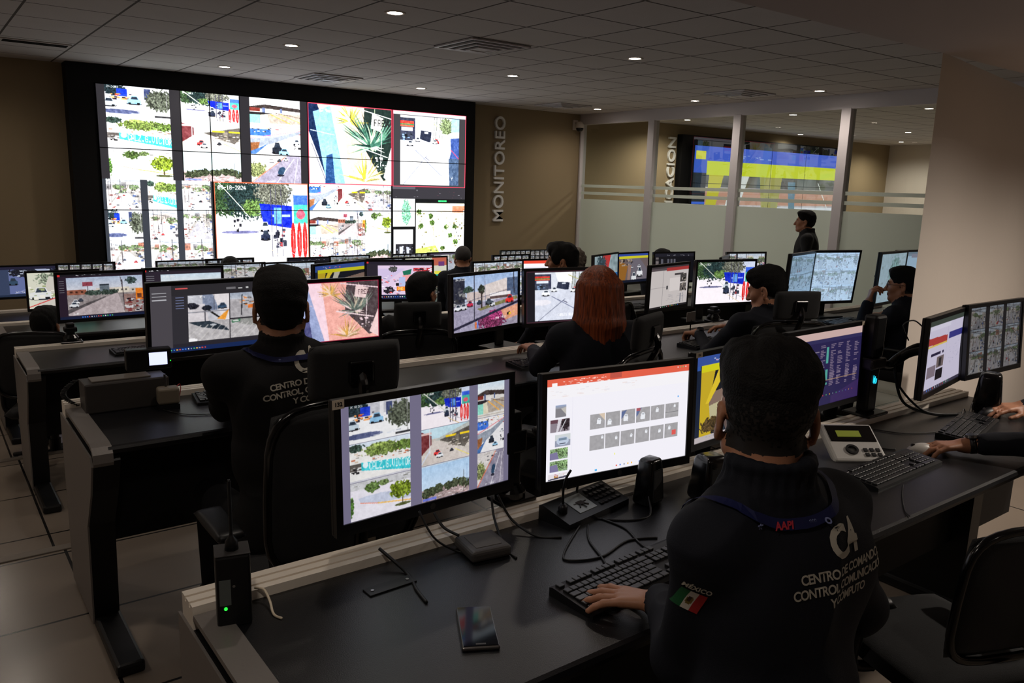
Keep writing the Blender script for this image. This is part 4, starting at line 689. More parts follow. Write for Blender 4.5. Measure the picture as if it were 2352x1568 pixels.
hi, mid, lo, tiny = (360, 203), (224, 126), (150, 84), (104, 58)
GA, GB = 'monitors on the nearest desk', 'monitors on the second desk'
def shade(f, k):
    def g(c): f(c); c.a[:] *= k
    return g
A = monitor(1.018, 1.675, -.662, 3.3, 1.5, lambda c: (s_nine(c, (118, 112, 138)), c.a.__imul__(.97)), 'big near monitor showing three columns of street cameras, numbered 132 at its corner', (384, 216), stand='arm', sx=.2, group=GA, gain=.95, bez=(.018, .03))
R_A = Matrix.Translation((0, -.07, -.662+.90)) @ Matrix.Rotation(-math.radians(1.5), 4, 'X')
stickers(A, R_A, [(-.262, .153, .03, .022, '132')])
bm = B(); lathe(bm, [(.008, 0), (.008, .001)], 20); bmesh.ops.transform(bm, matrix=R_A @ Matrix.Translation((.0, -.0045, -.157)) @ Matrix.Rotation(PI/2, 4, 'X'), verts=bm.verts[:]); obj('round_badge', bm, M_EDGE, A)
Bm = monitor(1.596, 1.585, -.658, -6.4, 2.2, s_slides, 'near monitor with a white slide page, red title bar and small car photos', (448, 252), stand='arm', sx=-.2, group=GA, gain=1.0, bez=(.016, .026))
R_B = Matrix.Translation((0, -.07, -.658+.90)) @ Matrix.Rotation(-math.radians(2.2), 4, 'X')
bm = B(); lathe(bm, [(.008, 0), (.008, .001)], 20); bmesh.ops.transform(bm, matrix=R_B @ Matrix.Translation((.0, -.0045, -.156)) @ Matrix.Rotation(PI/2, 4, 'X'), verts=bm.verts[:]); obj('round_badge', bm, M_EDGE, Bm)
Cm = monitor(2.23, 1.655, -.668, 5, 2, s_yellow, 'near monitor with a blue and yellow page, hidden behind the head of the seated man', (288, 162), stand='arm', sx=-.2, group=GA, gain=.85)
stickers(Cm, Matrix.Translation((0, -.07, -.668+.90)) @ Matrix.Rotation(-math.radians(2), 4, 'X'), [(-.25, .152, .034, .016, '114')])
Dm = monitor(2.752, 1.66, -.652, 2, 2, s_table, 'near monitor with a dark purple table of figures, right of the seated man', (320, 180), stand='arm', sx=.2, group=GA, gain=.75)
stickers(Dm, Matrix.Translation((0, -.07, -.652+.90)) @ Matrix.Rotation(-math.radians(2), 4, 'X'), [(.25, .152, .02, .016, '')])
monitor(3.363, 1.504, -.617, 9.8, .7, s_web, 'monitor by the white wall showing a web page with red and blue bands', mid, stand='arm', sx=-.2, group=GA, gain=.8)
monitor(3.835, 1.513, -.605, -.7, 4.5, shade(lambda c: s_six(c, 23), .7), 'monitor at the right edge of the picture showing nine street cameras', mid, stand='arm', sx=-.2, group=GA, gain=.5)
# second desk
monitor(1.021, 3.503, -.597, 3.7, -3.5, s_quad, 'monitor with four street pictures and a grey side list, left of the man in glasses', mid, stand='arm', sx=.24, group=GB, gain=.95)
monitor(1.60, 3.567, -.628, 1.5, 1, bordered(lambda c: f_agave(c, 1), (150, 30, 60)), 'monitor filled with pink ground and agave plants beside the man in glasses', mid, stand='arm', sx=-.24, group=GB, gain=1.0)
monitor(2.437, 3.462, -.615, 12.9, 1.9, f_palm, 'monitor showing a junction with a palm tree and a red car', mid, group=GB, gain=.95, sx=.2)
monitor(2.95, 3.42, -.612, -8, 4, s_store_bars, 'monitor showing a corner shop street, left of the red-haired woman', mid, group=GB, gain=1.1)
monitor(4.202, 3.772, -.664, 12.2, -.3, s_doc, 'tilted monitor with a grey document page, left of the street view with red flags', mid, group=GB, gain=.85, stand='arm', sx=.26)
monitor(4.55, 3.57, -.63, -10.6, 0, f_flags, 'monitor showing a street with blue fence and red flags on the second desk', mid, group=GB, gain=1.05, sx=-.15)
monitor(5.41, 3.29, -.6, -14, -5.8, washed(s_grid, 3, 3, 90, .0, (150, 170, 190)), 'square monitor with a pale bluish washed-out grid of cameras, right of the pair', mid, w=.451, h=.361, group=GB, gain=.9, desk=-.9)
monitor(4.985, 3.27, -.603, 14, -3, washed(s_grid, 2, 3, 100, .0, (120, 150, 170), wash=(150, 184, 206)), 'square monitor with a pale washed-out grid of cameras, left of the pair', mid, w=.451, h=.361, group=GB, gain=.6, desk=-.9)
monitor(5.80, 3.05, -.595, 6, -2, washed(f_map, wash=(150, 170, 170), k=.5), 'square monitor with a pale street map that the man in glasses looks at', lo, w=.44, h=.355, group=GB, gain=.6, desk=-.9, stand='arm', sx=.2)
monitor(6.24, 3.12, -.6, -4, -2, washed(s_doc, wash=(150, 180, 200), k=.6), 'square monitor cut off by the white wall, right of the pale map', lo, w=.44, h=.355, group=GB, gain=.7, desk=-.9)
# third desk
GC = 'monitors on the third desk'
monitor(.981, 5.752, -.789, 3.2, 0, lambda c: s_app(c, f_avenue, .1, 2, (42, 30, 44), .08), 'monitor showing a wide empty avenue with an orange shop at its right edge', mid, group=GC, gain=.85, desk=-1.05, stand='arm')
monitor(1.51, 5.80, -.787, 0, 1, lambda c: s_app(c, f_bridge, .2, 4, (46, 38, 50), .12), 'monitor with a dark window and bright strip, just right of the avenue picture', lo, group=GC, gain=.9, desk=-1.05, stand='arm', sx=-.2)
monitor(2.495, 5.40, -.749, 21.5, 0, s_yellow, 'turned monitor with a yellow banner, right of the head of the man in glasses', lo, group=GC, gain=.7)
monitor(3.037, 5.497, -.76, -19, 5, s_mosaic, 'monitor with a pink street collage, green bus and dark toolbar', mid, group=GC, gain=1.05)
monitor(3.93, 5.419, -.787, 2, 3, lambda c: s_grid(c, 3, 2, 130, .0), 'monitor with six street cameras and a green patch on the third desk', lo, group=GC, gain=.9)
monitor(4.47, 5.457, -.792, -10, 4, s_red_white, 'monitor with a white page and red title bar before the dark-haired man in profile', lo, group=GC, gain=1.1)
monitor(5.15, 5.408, -.762, 21.9, 2, s_posts, 'monitor with a greyish picture of red and blue shapes, leftmost of three together', lo, group=GC, gain=.75)
monitor(5.84, 5.76, -.797, 5, 3, s_yellow_road, 'middle monitor of three with a yellow banner above a road with white cars', lo, group=GC, gain=.85, desk=-1.05)
monitor(6.36, 5.66, -.798, -9, 4, s_dark_list, 'nearly black monitor with grey columns, rightmost of three together', lo, group=GC, gain=.9)
monitor(7.33, 5.49, -.81, -13.5, 4, s_crowd, 'monitor showing a crowded street at the right end of the third desk', lo, group=GC, gain=.8)
monitor(6.86, 5.40, -.83, 30, 2, lambda c: (c.fill((40, 30, 34)), c.speck(.5, .6, .9, .7, [(220, 120, 90)], 6, .05, 2)), 'dark brown monitor seen at a slant, beside the crowded street picture', tiny, group=GC, gain=.6)
# fourth and fifth desks
GD, GE = 'monitors on the fourth desk', 'monitors on the farthest desk'
for (x, z, f, lb, g) in ((.985, -.955, s_corner, 'monitor with a turquoise kiosk street corner at the far left', .95), (2.40, -.945, lambda c: s_grid(c, 2, 2, 140, .0), 'monitor with four bright street pictures, left of the head of the seated man in front', .8), (2.90, -.95, lambda c: s_grid(c, 2, 1, 150, .0), 'monitor with two street pictures, mostly hidden behind the seated man with the lanyard', .85),
        (4.42, -.945, s_corner, 'monitor with a turquoise kiosk, right of the pink street collage', .95), (3.88, -.945, lambda c: s_grid(c, 4, 3, 160, .01), 'monitor showing only a strip of small red and white pictures above the pink collage', .7),
        (5.56, -.955, lambda c: s_grid(c, 5, 3, 170, .02, (10, 10, 12)), 'lower monitor of small camera tiles left of the dark-haired man', .75)):
    monitor(x, 7.42, z, 0, 2, f, lb, lo, group=GD, gain=g, stand='arm', desk=-1.20)
for (x, z, f, lb, g) in ((.88, -1.065, s_ribbon_road, 'farthest left monitor, bluish road picture with a grey side list', .75), (1.41, -1.06, lambda c: s_grid(c, 5, 3, 200, .02, (30, 28, 32)), 'dark monitor with small tiles beside the bluish road picture', .7),
        (2.34, -1.065, lambda c: s_grid(c, 3, 2, 210, .0, (60, 60, 56)), 'monitor with tan and green tiles below the street view with flags', .6), (2.85, -1.06, lambda c: s_grid(c, 4, 2, 220, .03, (24, 22, 26)), 'monitor with red and green tiles behind the small round head', .6),
        (3.78, -1.075, lambda c: s_dark_list(c), 'nearly black monitor strip below the video wall, near its middle', .7), (4.30, -1.07, lambda c: s_grid(c, 3, 2, 230, .0), 'monitor with green and grey street pictures right of the nearly black strip', .55),
        (5.14, -1.07, lambda c: s_grid(c, 6, 4, 240, .015, (16, 16, 20)), 'dark monitor with a row of tiny pictures under the right part of the video wall', .7), (5.67, -1.065, s_street_panel, 'pale monitor in front of the small man with his back to us', .7), (6.84, -1.065, lambda c: s_grid(c, 6, 4, 250, .02, (10, 10, 12)), 'upper monitor of small camera tiles at the right end of the farthest desk', .65)):
    monitor(x, 9.03, z, 0, 2, f, lb, lo, group=GE, gain=g, stand='arm', desk=-1.35)
monitor(7.36, 9.03, -1.07, 0, 2, lambda c: s_grid(c, 6, 4, 260, .02, (10, 10, 12)), 'rightmost monitor of the farthest desk, camera tiles behind the dark hair', tiny, group=GE, gain=.6, stand='arm', desk=-1.35)

# ------------------------------------------------------------------ poles that carry the monitors
def pole(x, y, z, h, label, foot=.07, r=.022):
    t = thing('monitor_pole', label, 'monitor stand', (x, y, z), 0, 'black poles on the equipment rails')
    bm = B(); box(bm, -.06, .06, -.05, .03, 0, .012, bev=.004); lathe(bm, [(.045, .012), (.045, .03), (.03, .05), (r, .052)], 20); obj('base', bm, M_GLOSSB, t)
    bm = B(); box(bm, -r, r, -r, r, .04, h, bev=.006); obj('pole', bm, M_BLACK, t)
    bm = B(); box(bm, -.035, .035, -.03, .03, h*.55, h*.8, bev=.006); obj('clamp', bm, M_BLACK, t); return t
for x, y, z, h, lb in ((1.302, 1.715, -.878, .26, 'pole between the camera-column monitor and the slide-page monitor'), (1.915, 1.715, -.878, .26, 'pole hidden beside the blue and yellow page monitor'),
                       (1.30, 3.49, -.878, .26, 'pole behind the man with the lanyard in the second row'), (4.36, 3.50, -.878, .10, 'pole under the grey document monitor')):
    pole(x, y, z, h, lb)
for i, x in enumerate((.74, 1.24)): pole(x, 5.46, -1.028, .12, 'pole %s on the third desk' % ('under the avenue picture' if i == 0 else 'between avenue picture and dark window'))
for i, x in enumerate((1.22, 2.65, 4.15, 5.3)): pole(x, 7.34, -1.178, .12, 'pole on the fourth desk')
for i, x in enumerate((1.15, 2.6, 4.04, 5.4, 7.1)): pole(x, 9.0, -1.328, .12, 'pole on the farthest desk')

# dark tower stand with glowing logo beside the table monitor
def tower():
    t = thing('monitor_pole', 'thick black stand with glowing cyan mark between the table monitor and the web page monitor', 'monitor stand', (3.075, 1.66, -.878), 0)
    bm = B(); box(bm, -.075, .075, -.06, .06, 0, .012, bev=.005); obj('base', bm, M_GLOSSB, t)
    bm = B(); box(bm, -.035, .035, -.025, .025, .012, .2, bev=.008); obj('column', bm, M_BLACK, t)
    bm = B(); box(bm, -.055, .055, -.04, .04, .19, .235, bev=.01); obj('joint', bm, M_EDGE, t)
    bm = B(); box(bm, -.04, .04, -.03, .03, .235, .41, bev=.012); obj('upper_column', bm, M_BLACK, t)
    bm = B(); tube(bm, [(.02, 0, .22), (.1, -.03, .2), (.17, -.06, .24), (.2, -.1, .26)], .017, 10); obj('arm', bm, M_BLACK, t, True)
    g = mat('cyan_glow', (40, 220, 240), emit=1.4, ecol=(40, 200, 230)); bm = B(); 
    for x0, z0, x1, z1 in ((-.012, .135, -.009, .165), (-.006, .13, -.003, .155), (0, .135, .003, .16), (.004, .13, .012, .134), (.009, .134, .014, .15)): box(bm, x0, x1, -.027, -.0255, z0, z1)
    obj('glowing_mark', bm, g, t)
tower()
M_CABLE = mat('black_cable', (12, 12, 13), .5)
def cable(pts, label, r=.0028, m=None, name='cable', group=None):
    return tag(obj(name, tube(B(), pts, r, 6, 8), m or M_CABLE, None, True), label, 'cable', group)
Z = -.897
cable([(.95, 1.62, -.80), (.97, 1.58, -.86), (1.02, 1.55, Z), (1.06, 1.5, Z)], 'black cable dropping behind the flat grey adapter on the nearest desk')
cable([(1.00, 1.63, -.82), (1.01, 1.60, -.85), (1.03, 1.56, -.862)], 'thick black cable from the near left monitor to the grey adapter', .004)
cable([(1.17, 1.62, -.81), (1.16, 1.59, -.86), (1.13, 1.50, Z), (1.12, 1.44, Z)], 'left black cable of the pair hanging under the near monitor pole', .0035)
cable([(1.19, 1.62, -.81), (1.21, 1.58, -.87), (1.24, 1.51, Z), (1.29, 1.47, Z)], 'right black cable of the pair hanging under the near monitor pole', .0035)
cable([(1.38, 1.50, Z), (1.24, 1.40, Z), (1.22, 1.36, Z), (1.30, 1.33, Z), (1.42, 1.36, Z), (1.5, 1.33, Z)], 'looped thin cable between the microphone unit and the near keyboard')
cable([(1.40, 1.49, Z), (1.34, 1.42, Z), (1.30, 1.33, Z), (1.28, 1.29, Z)], 'straight thin cable running down from the microphone unit')
cable([(1.46, 1.5, Z), (1.47, 1.42, Z), (1.44, 1.34, Z), (1.43, 1.3, Z)], 'thin cable from the keypad to the near keyboard')
cable([(1.63, 1.49, -.86), (1.60, 1.45, Z), (1.55, 1.44, Z), (1.50, 1.46, Z), (1.45, 1.51, Z)], 'speaker cable curving from the left small speaker to the keypad')
cable([(3.2, 1.62, -.64), (3.17, 1.6, -.72), (3.22, 1.57, -.84), (3.40, 1.5, Z), (3.55, 1.47, Z)], 'thick black cable drooping under the web page monitor', .006)
cable([(3.19, 1.62, -.66), (3.2, 1.6, -.76), (3.3, 1.53, -.87), (3.48, 1.47, Z)], 'second thick cable drooping under the web page monitor, in front', .005)
cable([(3.24, 1.60, -.58), (3.22, 1.62, -.52), (3.27, 1.6, -.5), (3.33, 1.57, -.55)], 'small cable loop behind the web page monitor', .003)
cable([(3.58, 1.46, Z), (3.55, 1.45, -.85), (3.49, 1.44, Z), (3.45, 1.44, -.86), (3.40, 1.42, Z), (3.5, 1.39, Z), (3.56, 1.42, Z)], 'tangled thin cable in front of the tall black speaker', .0022)
cable([(2.95, 1.55, Z), (3.0, 1.46, Z), (3.12, 1.4, Z), (3.16, 1.38, Z)], 'thin cable lying on the desk left of the far keyboard', .0022)
cable([(2.72, 1.47, Z), (2.75, 1.40, Z), (2.78, 1.37, Z)], 'cable between the white telephone and the right keyboard', .0026)
cable([(2.45, 1.17, Z), (2.35, 1.12, Z), (2.25, 1.06, Z), (2.22, 1.03, Z)], 'thin cable running to the front edge of the nearest desk', .002)
cable([(.83, 1.60, -.86), (.86, 1.52, Z), (.84, 1.44, Z), (.83, 1.38, Z)], 'short dark cable with plug left of the grey adapter', .004)
cable([(.72, 3.22, Z), (.78, 3.1, Z), (.86, 3.05, Z), (.93, 3.03, Z)], 'thin cable on the second desk in front of its keyboard', .002)
for k, pts in enumerate(([(3.0, 3.3, -.8), (2.9, 3.25, -.86), (2.8, 3.2, -.89)], [(3.3, 3.38, -.7), (3.2, 3.35, -.82), (2.9, 3.33, -.88)])): cable(pts, ('short black cable', 'long black cable')[k]+' sloping down behind the shop street monitor', .004)

# ------------------------------------------------------------------ keyboards
M_KEY = mat('key_plastic', (24, 24, 27), .38, spec=.5)
def make_keyboard(name='keyboard'):
    t = thing(name, 'black keyboard', 'keyboard', (0, 0, 0)); W, D = .44, .135
    bm = B(); prism_x(bm, [(0, 0), (0, .010), (.01, .013), (D-.01, .022), (D, .019), (D, 0)], 0, W); obj('case', bm, M_BLACK, t)
    sl = .009/D
    rows = [(.006, 16, .5), (.026, 20, 1), (.045, 20, 1), (.064, 19, 1), (.083, 20, 1)]
    bm = B(); r = random.Random(3); dk = .0188
    for j in range(6):
        y = .012+j*dk+(.006 if j == 5 else 0); x = .01
        segs = [1]*23
        if j == 0: segs = [1.25, 1.25, 1.25, 5.6, 1.25, 1.25, 1.25, 1.25, .3, 1, 1, 1, .3, 2, 1, 1]
        if j == 1: segs = [2.2]+[1]*10+[2.1, .3, -1, 1, -1, .3, 1, 1, 1, 1]
        if j == 2: segs = [1.7]+[1]*11+[1.6, .3, -1, -1, -1, .3, 1, 1, 1, 1]
        if j == 3: segs = [1.5]+[1]*12+[1.5, -.0, .3, 1, 1, 1, .3, 1, 1, 1, 1]
        if j == 4: segs = [1]*13+[2, .3, 1, 1, 1, .3, 1, 1, 1, 1]
        if j == 5: segs = [1, -.8, 1, 1, 1, 1, -.4, 1, 1, 1, 1, -.4, 1, 1, 1, 1, .3, 1, 1, 1]
        for s in segs:
            wd = abs(s)*.0182
            if s in (.3,) or s <= 0: x += wd; continue
            z = .0128+y*sl; box(bm, x+.0012, x+wd-.0012, y, y+dk-.0024, z-.001, z+.006, bev=.0012, seg=1); x += wd
    ko = obj('keys', bm, M_KEY, t); ko['kind'] = 'stuff'; return t
def copy_thing(root, loc, rz, label, group=None, sc=1):
    r = root.copy(); COL.objects.link(r); r.location = loc; r.rotation_euler = (0, 0, rz); r['label'] = label; r.scale = (sc, sc, sc)
    if group: r['group'] = group
    for ch in list(root.children):
        c = ch.copy(); COL.objects.link(c); c.parent = r
        for g in ch.children: d = g.copy(); COL.objects.link(d); d.parent = c
    return r
kb = make_keyboard(); kb.location = (1.085, 1.125, -.9); kb.rotation_euler = (0, 0, math.radians(4)); kb['label'] = 'black keyboard under the hand of the seated man in the foreground'; kb['group'] = 'black keyboards'
KG = 'black keyboards'
copy_thing(kb, (2.33, 1.185, -.9), math.radians(2), 'black keyboard in the middle of the nearest desk, right of the man in the foreground', KG)
copy_thing(kb, (3.09, 1.235, -.9), math.radians(12), 'black keyboard beside the wrist watch, at the right end of the nearest desk', KG)
copy_thing(kb, (.86, 3.20, -.9), math.radians(-6), 'black keyboard left of the man with the lanyard in the second row', KG)
copy_thing(kb, (2.36, 3.04, -.9), math.radians(0), 'black keyboard below the palm tree monitor, left of the woman', KG)
copy_thing(kb, (3.55, 2.95, -.9), math.radians(8), 'black keyboard under the hands of the man with the silver watch', KG)
copy_thing(kb, (5.05, 2.98, -.9), math.radians(6), 'black keyboard in front of the pair of pale square monitors', KG)
copy_thing(kb, (4.95, 4.95, -1.05), math.radians(0), 'black keyboard on the third desk near the resting fist', KG)
copy_thing(kb, (.9, 5.02, -1.05), math.radians(3), 'black keyboard at the left end of the third desk', KG)

# ------------------------------------------------------------------ small things on the desks
def mouse(x, y, z, rz, m, label, name='computer_mouse'):
    t = thing(name, label, 'mouse', (x, y, z), rz); bm = B(); bmesh.ops.create_uvsphere(bm, u_segments=24, v_segments=14, radius=1)
    for v in bm.verts: v.co = Vector((v.co.x*.03*(1-.12*v.co.y), v.co.y*.055, max(0, v.co.z)*.034*(1-.15*v.co.y)))
    obj('shell', bm, m, t, True); bm = B(); cyl(bm, (-.003, .03, .0265), (.003, .03, .0265), .007, n=14); obj('scroll_wheel', bm, M_EDGE, t); return t
M_PALE = mat('pale_plastic', (200, 196, 190), .4)
mouse(2.835, 1.31, -.9, math.radians(60), M_PALE, 'pale mouse under the hand wearing the wrist watch')
mouse(3.60, 1.40, -.9, math.radians(70), M_BLACK, 'black mouse held by the hand at the right edge, by the tall speaker')
mouse(5.60, 3.02, -.9, math.radians(30), M_BLACK, 'black mouse under the hand of the man in glasses')
def speaker(x, y, z, w, h, rz, label, lit=False):
    t = thing('desk_speaker', label, 'speaker', (x, y, z), rz)
    bm = B(); box(bm, -w/2, w/2, -w*.45, w*.45, 0, h, bev=w*.18, seg=4)
    for v in bm.verts: k = 1-.28*(v.co.z/h)**2; v.co.x *= k; v.co.y = v.co.y*k-.12*w*(1-k)
    obj('cabinet', bm, M_GLOSSB, t, True)
    bm = B(); box(bm, -w*.36, w*.36, -w*.47, -w*.44, h*.12, h*.78, bev=.004); 
    for v in bm.verts: k = 1-.28*(v.co.z/h)**2; v.co.x *= k; v.co.y *= k
    obj('grille', bm, M_FABRIC, t)
    if lit: bm = B(); box(bm, -.003, .001, -w*.49, -w*.478, h*.08, h*.11); obj('indicator', bm, mat('blue_led', (60, 90, 255), emit=6), t)
    return t
speaker(1.655, 1.515, -.9, .075, .14, .2, 'small black speaker with shiny top, under the right corner of the slide-page monitor')
speaker(1.83, 1.44, -.9, .10, .14, -.1, 'black speaker with a tiny blue light beside the seated man', True)
speaker(3.66, 1.44, -.9, .12, .17, .35, 'tall black speaker at the right end of the nearest desk')
def mic_unit():
    t = thing('intercom_unit', 'small desk intercom with keypad, pale badge and gooseneck microphone', 'intercom', (1.335, 1.49, -.9), math.radians(10))
    bm = B(); prism_x(bm, [(0, 0), (0, .018), (.1, .045), (.11, .04), (.11, 0)], 0, .27); obj('housing', bm, M_BLACK, t)
    def P(x, y): return (x, y, .0185+y*.27)
    def plate(nm, x0, x1, y0, y1, m, h=.0015):
        bm = B(); vs = [bm.verts.new(P(*q)[:2]+(P(*q)[2]+hh,)) for hh in (0, h) for q in ((x0, y0), (x1, y0), (x1, y1), (x0, y1))]
        for f in ((4, 5, 6, 7), (0, 1, 5, 4), (1, 2, 6, 5), (2, 3, 7, 6), (3, 0, 4, 7)): bm.faces.new([vs[i] for i in f])
        return obj(nm, bm, m, t)
    b = plate('badge', .07, .145, .02, .088, mat('badge_face', (150, 156, 156), .4))
    bm = B()
    for k in range(8): a = k*PI/4; cyl(bm, (.108+.011*math.cos(a), .054+.011*math.sin(a), .034), (.108+.026*math.cos(a), .054+.026*math.sin(a), .0345+.004*math.sin(a)), .0022, n=6)
    lathe(bm, [(.014, .033), (.014, .0365)], 18, (.108, .054, 0)); obj('emblem', bm, M_EDGE, b)
    bm = B()
    for i in range(5):
        for j in range(4): x, y = .165+i*.019, .018+j*.02; z = P(x, y)[2]; box(bm, x, x+.013, y, y+.013, z, z+.006, bev=.001, seg=1)
    obj('keypad', bm, M_KEY, t)
    bm = B(); lathe(bm, [(.013, .02), (.013, .045), (.007, .055)], 16, (.03, .05, 0)); tube(bm, [(.03, .05, .05), (.028, .05, .09), (.03, .045, .125), (.045, .04, .15)], .0035, 8); obj('gooseneck', bm, M_BLACK, t, True)
    bm = B(); tube(bm, [(.14, .09, .03), (.155, .1, .06), (.175, .1, .1), (.18, .1, .12)], .0035, 8); obj('cable_stub', bm, M_BLACK, t, True)
mic_unit()
def flat_box(name, x, y, z, w, d, h, rz, m, label, cat, parts=None, bev=.008):
    t = thing(name, label, cat, (x, y, z), rz); bm = B(); box(bm, -w/2, w/2, -d/2, d/2, 0, h, bev=bev, seg=3); obj('case', bm, m, t); return t
ad = flat_box('power_adapter', 1.075, 1.52, -.9, .11, .11, .03, math.radians(-8), mat('adapter_grey', (70, 66, 64), .55), 'flat grey square adapter lying on the nearest desk below the left monitor', 'adapter', bev=.01)
bm = B(); box(bm, -.035, .035, -.035, .035, .0295, .0312, bev=.0005); obj('top_plate', bm, mat('adapter_top', (84, 80, 76), .6), ad)
ph = thing('smartphone', 'black smartphone with silver rim lying on the nearest desk', 'phone', (.862, 1.232, -.9), math.radians(-28))
bm = B(); box(bm, -.038, .038, -.078, .078, 0, .009, bev=.0042, seg=3); obj('body', bm, mat('phone_rim', (110, 106, 104), .3, .8), ph)
bm = B(); box(bm, -.035, .035, -.074, .074, .0088, .0102, bev=.0006); obj('glass', bm, mat('phone_glass', (10, 12, 22), .08), ph)
bm = B(); box(bm, -.01, .01, -.071, -.066, .01, .0108); obj('home_button', bm, M_EDGE, ph)
def router():
    t = thing('antenna_box', 'black upright box with antenna and green light, left end of the nearest desk', 'receiver', (.468, 1.545, -.9), math.radians(-14))
    bm = B(); box(bm, -.034, .034, -.03, .03, 0, .155, bev=.006); obj('case', bm, M_BLACK, t)
    bm = B(); box(bm, -.034, .034, -.03, .03, .1545, .157, bev=.001); obj('lid', bm, M_EDGE, t)
    bm = B(); lathe(bm, [(.014, .157), (.012, .175), (.005, .185), (.0035, .19), (.0035, .30), (.0025, .305)], 14); obj('antenna', bm, M_BLACK, t, True)
    bm = B(); box(bm, -.028, -.006, -.0312, -.0302, .05, .105); obj('sticker', bm, mat('dull_sticker', (92, 98, 96), .5), t)
    bm = B(); lathe(bm, [(.0035, 0), (.0035, .002)], 10, (0, 0, 0)); bmesh.ops.transform(bm, matrix=Matrix.Translation((-.017, -.0305, .043)) @ Matrix.Rotation(PI/2, 4, 'X'), verts=bm.verts[:]); obj('indicator', bm, mat('green_led', (40, 200, 60), emit=1.6), t)
    bm = B(); lathe(bm, [(.003, 0), (.003, .0015)], 10); bmesh.ops.transform(bm, matrix=Matrix.Translation((.0, -.0305, .09)) @ Matrix.Rotation(PI/2, 4, 'X'), verts=bm.verts[:]); obj('screw', bm, M_STEEL, t)
router()
cable([(.53, 1.60, -.872), (.545, 1.585, -.874), (.545, 1.55, -.885), (.54, 1.515, Z), (.548, 1.49, Z)], 'short white cable hanging over the aluminium rail by the antenna box', .0028, mat('white_cable', (220, 205, 180), .5))
# socket bracket on the desk
sb = thing('desk_socket', 'small flat black socket plate with screws in the nearest desk', 'socket', (.80, 1.49, -.9), math.radians(2)); bm = B(); box(bm, -.06, .06, -.018, .018, 0, .004, bev=.001); obj('plate', bm, M_BLACK, sb)
for dx in (-.045, .045): bm = B(); lathe(bm, [(.004, .004), (.004, .0055)], 10, (dx, 0, 0)); obj('screw', bm, M_STEEL, sb)
def phone_white():
    t = thing('desk_telephone', 'white desk telephone with green display and black face beside the seated man', 'telephone', (2.60, 1.44, -.9), math.radians(-34))
    Rm = Matrix.Translation((0, 0, .0)) @ Matrix.Rotation(math.radians(28), 4, 'X')
    bm = B(); box(bm, -.095, .095, -.08, .10, .02, .05, Rm, bev=.01); obj('body', bm, mat('phone_white', (214, 212, 208), .35), t)
    bm = B(); box(bm, -.08, .085, .01, .088, .0495, .053, Rm, bev=.002); obj('front_plate', bm, M_GLOSSB, t)
    bm = B(); box(bm, -.05, .035, .03, .06, .0528, .0545, Rm); obj('display', bm, mat('lcd_green', (150, 160, 60), .4, emit=.18, ecol=(120, 130, 40)), t)
    bm = B(); r = [(.022+.0, .05), (.022, .056), (.014, .056), (.014, .05)]; lathe(bm, r, 22, (-.02, -.03, 0)); bmesh.ops.transform(bm, matrix=Rm, verts=bm.verts[:]); obj('navigation_ring', bm, M_BLACK, t)
    bm = B()
    for i in range(3):
        for j in range(2): box(bm, .02+i*.022, .034+i*.022, -.06+j*.022, -.046+j*.022, .05, .055, Rm, bev=.001)
    obj('keys', bm, M_KEY, t)
phone_white()
# second desk, left end
gb = thing('equipment_box', 'dull grey equipment box on the left end of the second desk', 'box', (.615, 3.33, -.9), 0)
bm = B(); box(bm, -.14, .16, -.055, .07, 0, .115, bev=.006); obj('case', bm, mat('box_grey', (58, 54, 52), .5), gb)
bm = B(); box(bm, -.11, .10, -.03, .05, .115, .121, bev=.002); obj('lid_plate', bm, mat('box_lid', (112, 104, 96), .5), gb)
vp = thing('video_phone', 'small black video telephone with a glowing white screen above the grey box', 'telephone', (.735, 3.42, -.78), math.radians(-4))
bm = B(); box(bm, -.085, .085, -.02, .03, 0, .085, bev=.005); obj('body', bm, M_BLACK, vp)
bm = B(); box(bm, .0, .068, -.0215, -.0202, .018, .07); obj('screen', bm, mat('white_glow', (205, 210, 255), emit=1.3, ecol=(205, 212, 255)), vp)
bm = B(); box(bm, .078, .082, -.0215, -.0202, .03, .034); obj('indicator', bm, mat('green_led', (40, 200, 60), emit=1.6), vp)
bg = thing('card_reader', 'small beige box with antenna and red wire in front of the grey box', 'receiver', (.757, 3.225, -.9), math.radians(-6))
bm = B(); box(bm, -.04, .04, -.03, .03, .02, .085, bev=.01, seg=3); obj('case', bm, mat('beige_plastic', (122, 112, 96), .5), bg)
bm = B(); box(bm, -.038, .038, -.03, .03, 0, .02); obj('foot', bm, M_BLACK, bg)
bm = B(); cyl(bm, (-.005, .01, .08), (-.008, .01, .135), .0045, .004); obj('antenna', bm, M_EDGE, bg)
bm = B(); tube(bm, [(.03, .0, .08), (.045, .01, .09), (.05, .02, .07), (.045, .028, .03)], .0015, 6); obj('red_wire', bm, mat('red_wire', (190, 30, 30), .4), bg)
co = thing('coiled_cord', 'black coiled telephone cord hanging at the left of the grey box', 'cord', (.45, 3.36, -.9))
bm = B(); pts = []
for i in range(160):
    t_ = i/159; a = t_*PI*2*20; px = -.01+.05*math.sin(t_*PI); 
    c = Vector((.02-.05*math.sin(t_*PI)+.0*t_, .03+.02*t_, .01+.10*t_)); pts.append(c+Vector((math.cos(a)*.009, math.sin(a)*.009, 0)))
tube(bm, pts, .0022, 5, 0); obj('coil', bm, M_CABLE, co, True)
cup = thing('desk_cup', 'small dark cup with a pale rim beside the keyboard of the second desk', 'cup', (1.03, 3.30, -.9))
bm = B(); lathe(bm, [(.026, 0), (.031, .02), (.034, .075), (.031, .075), (.028, .01)], 24); obj('body', bm, mat('cup_dark', (36, 36, 38), .3), cup, True)
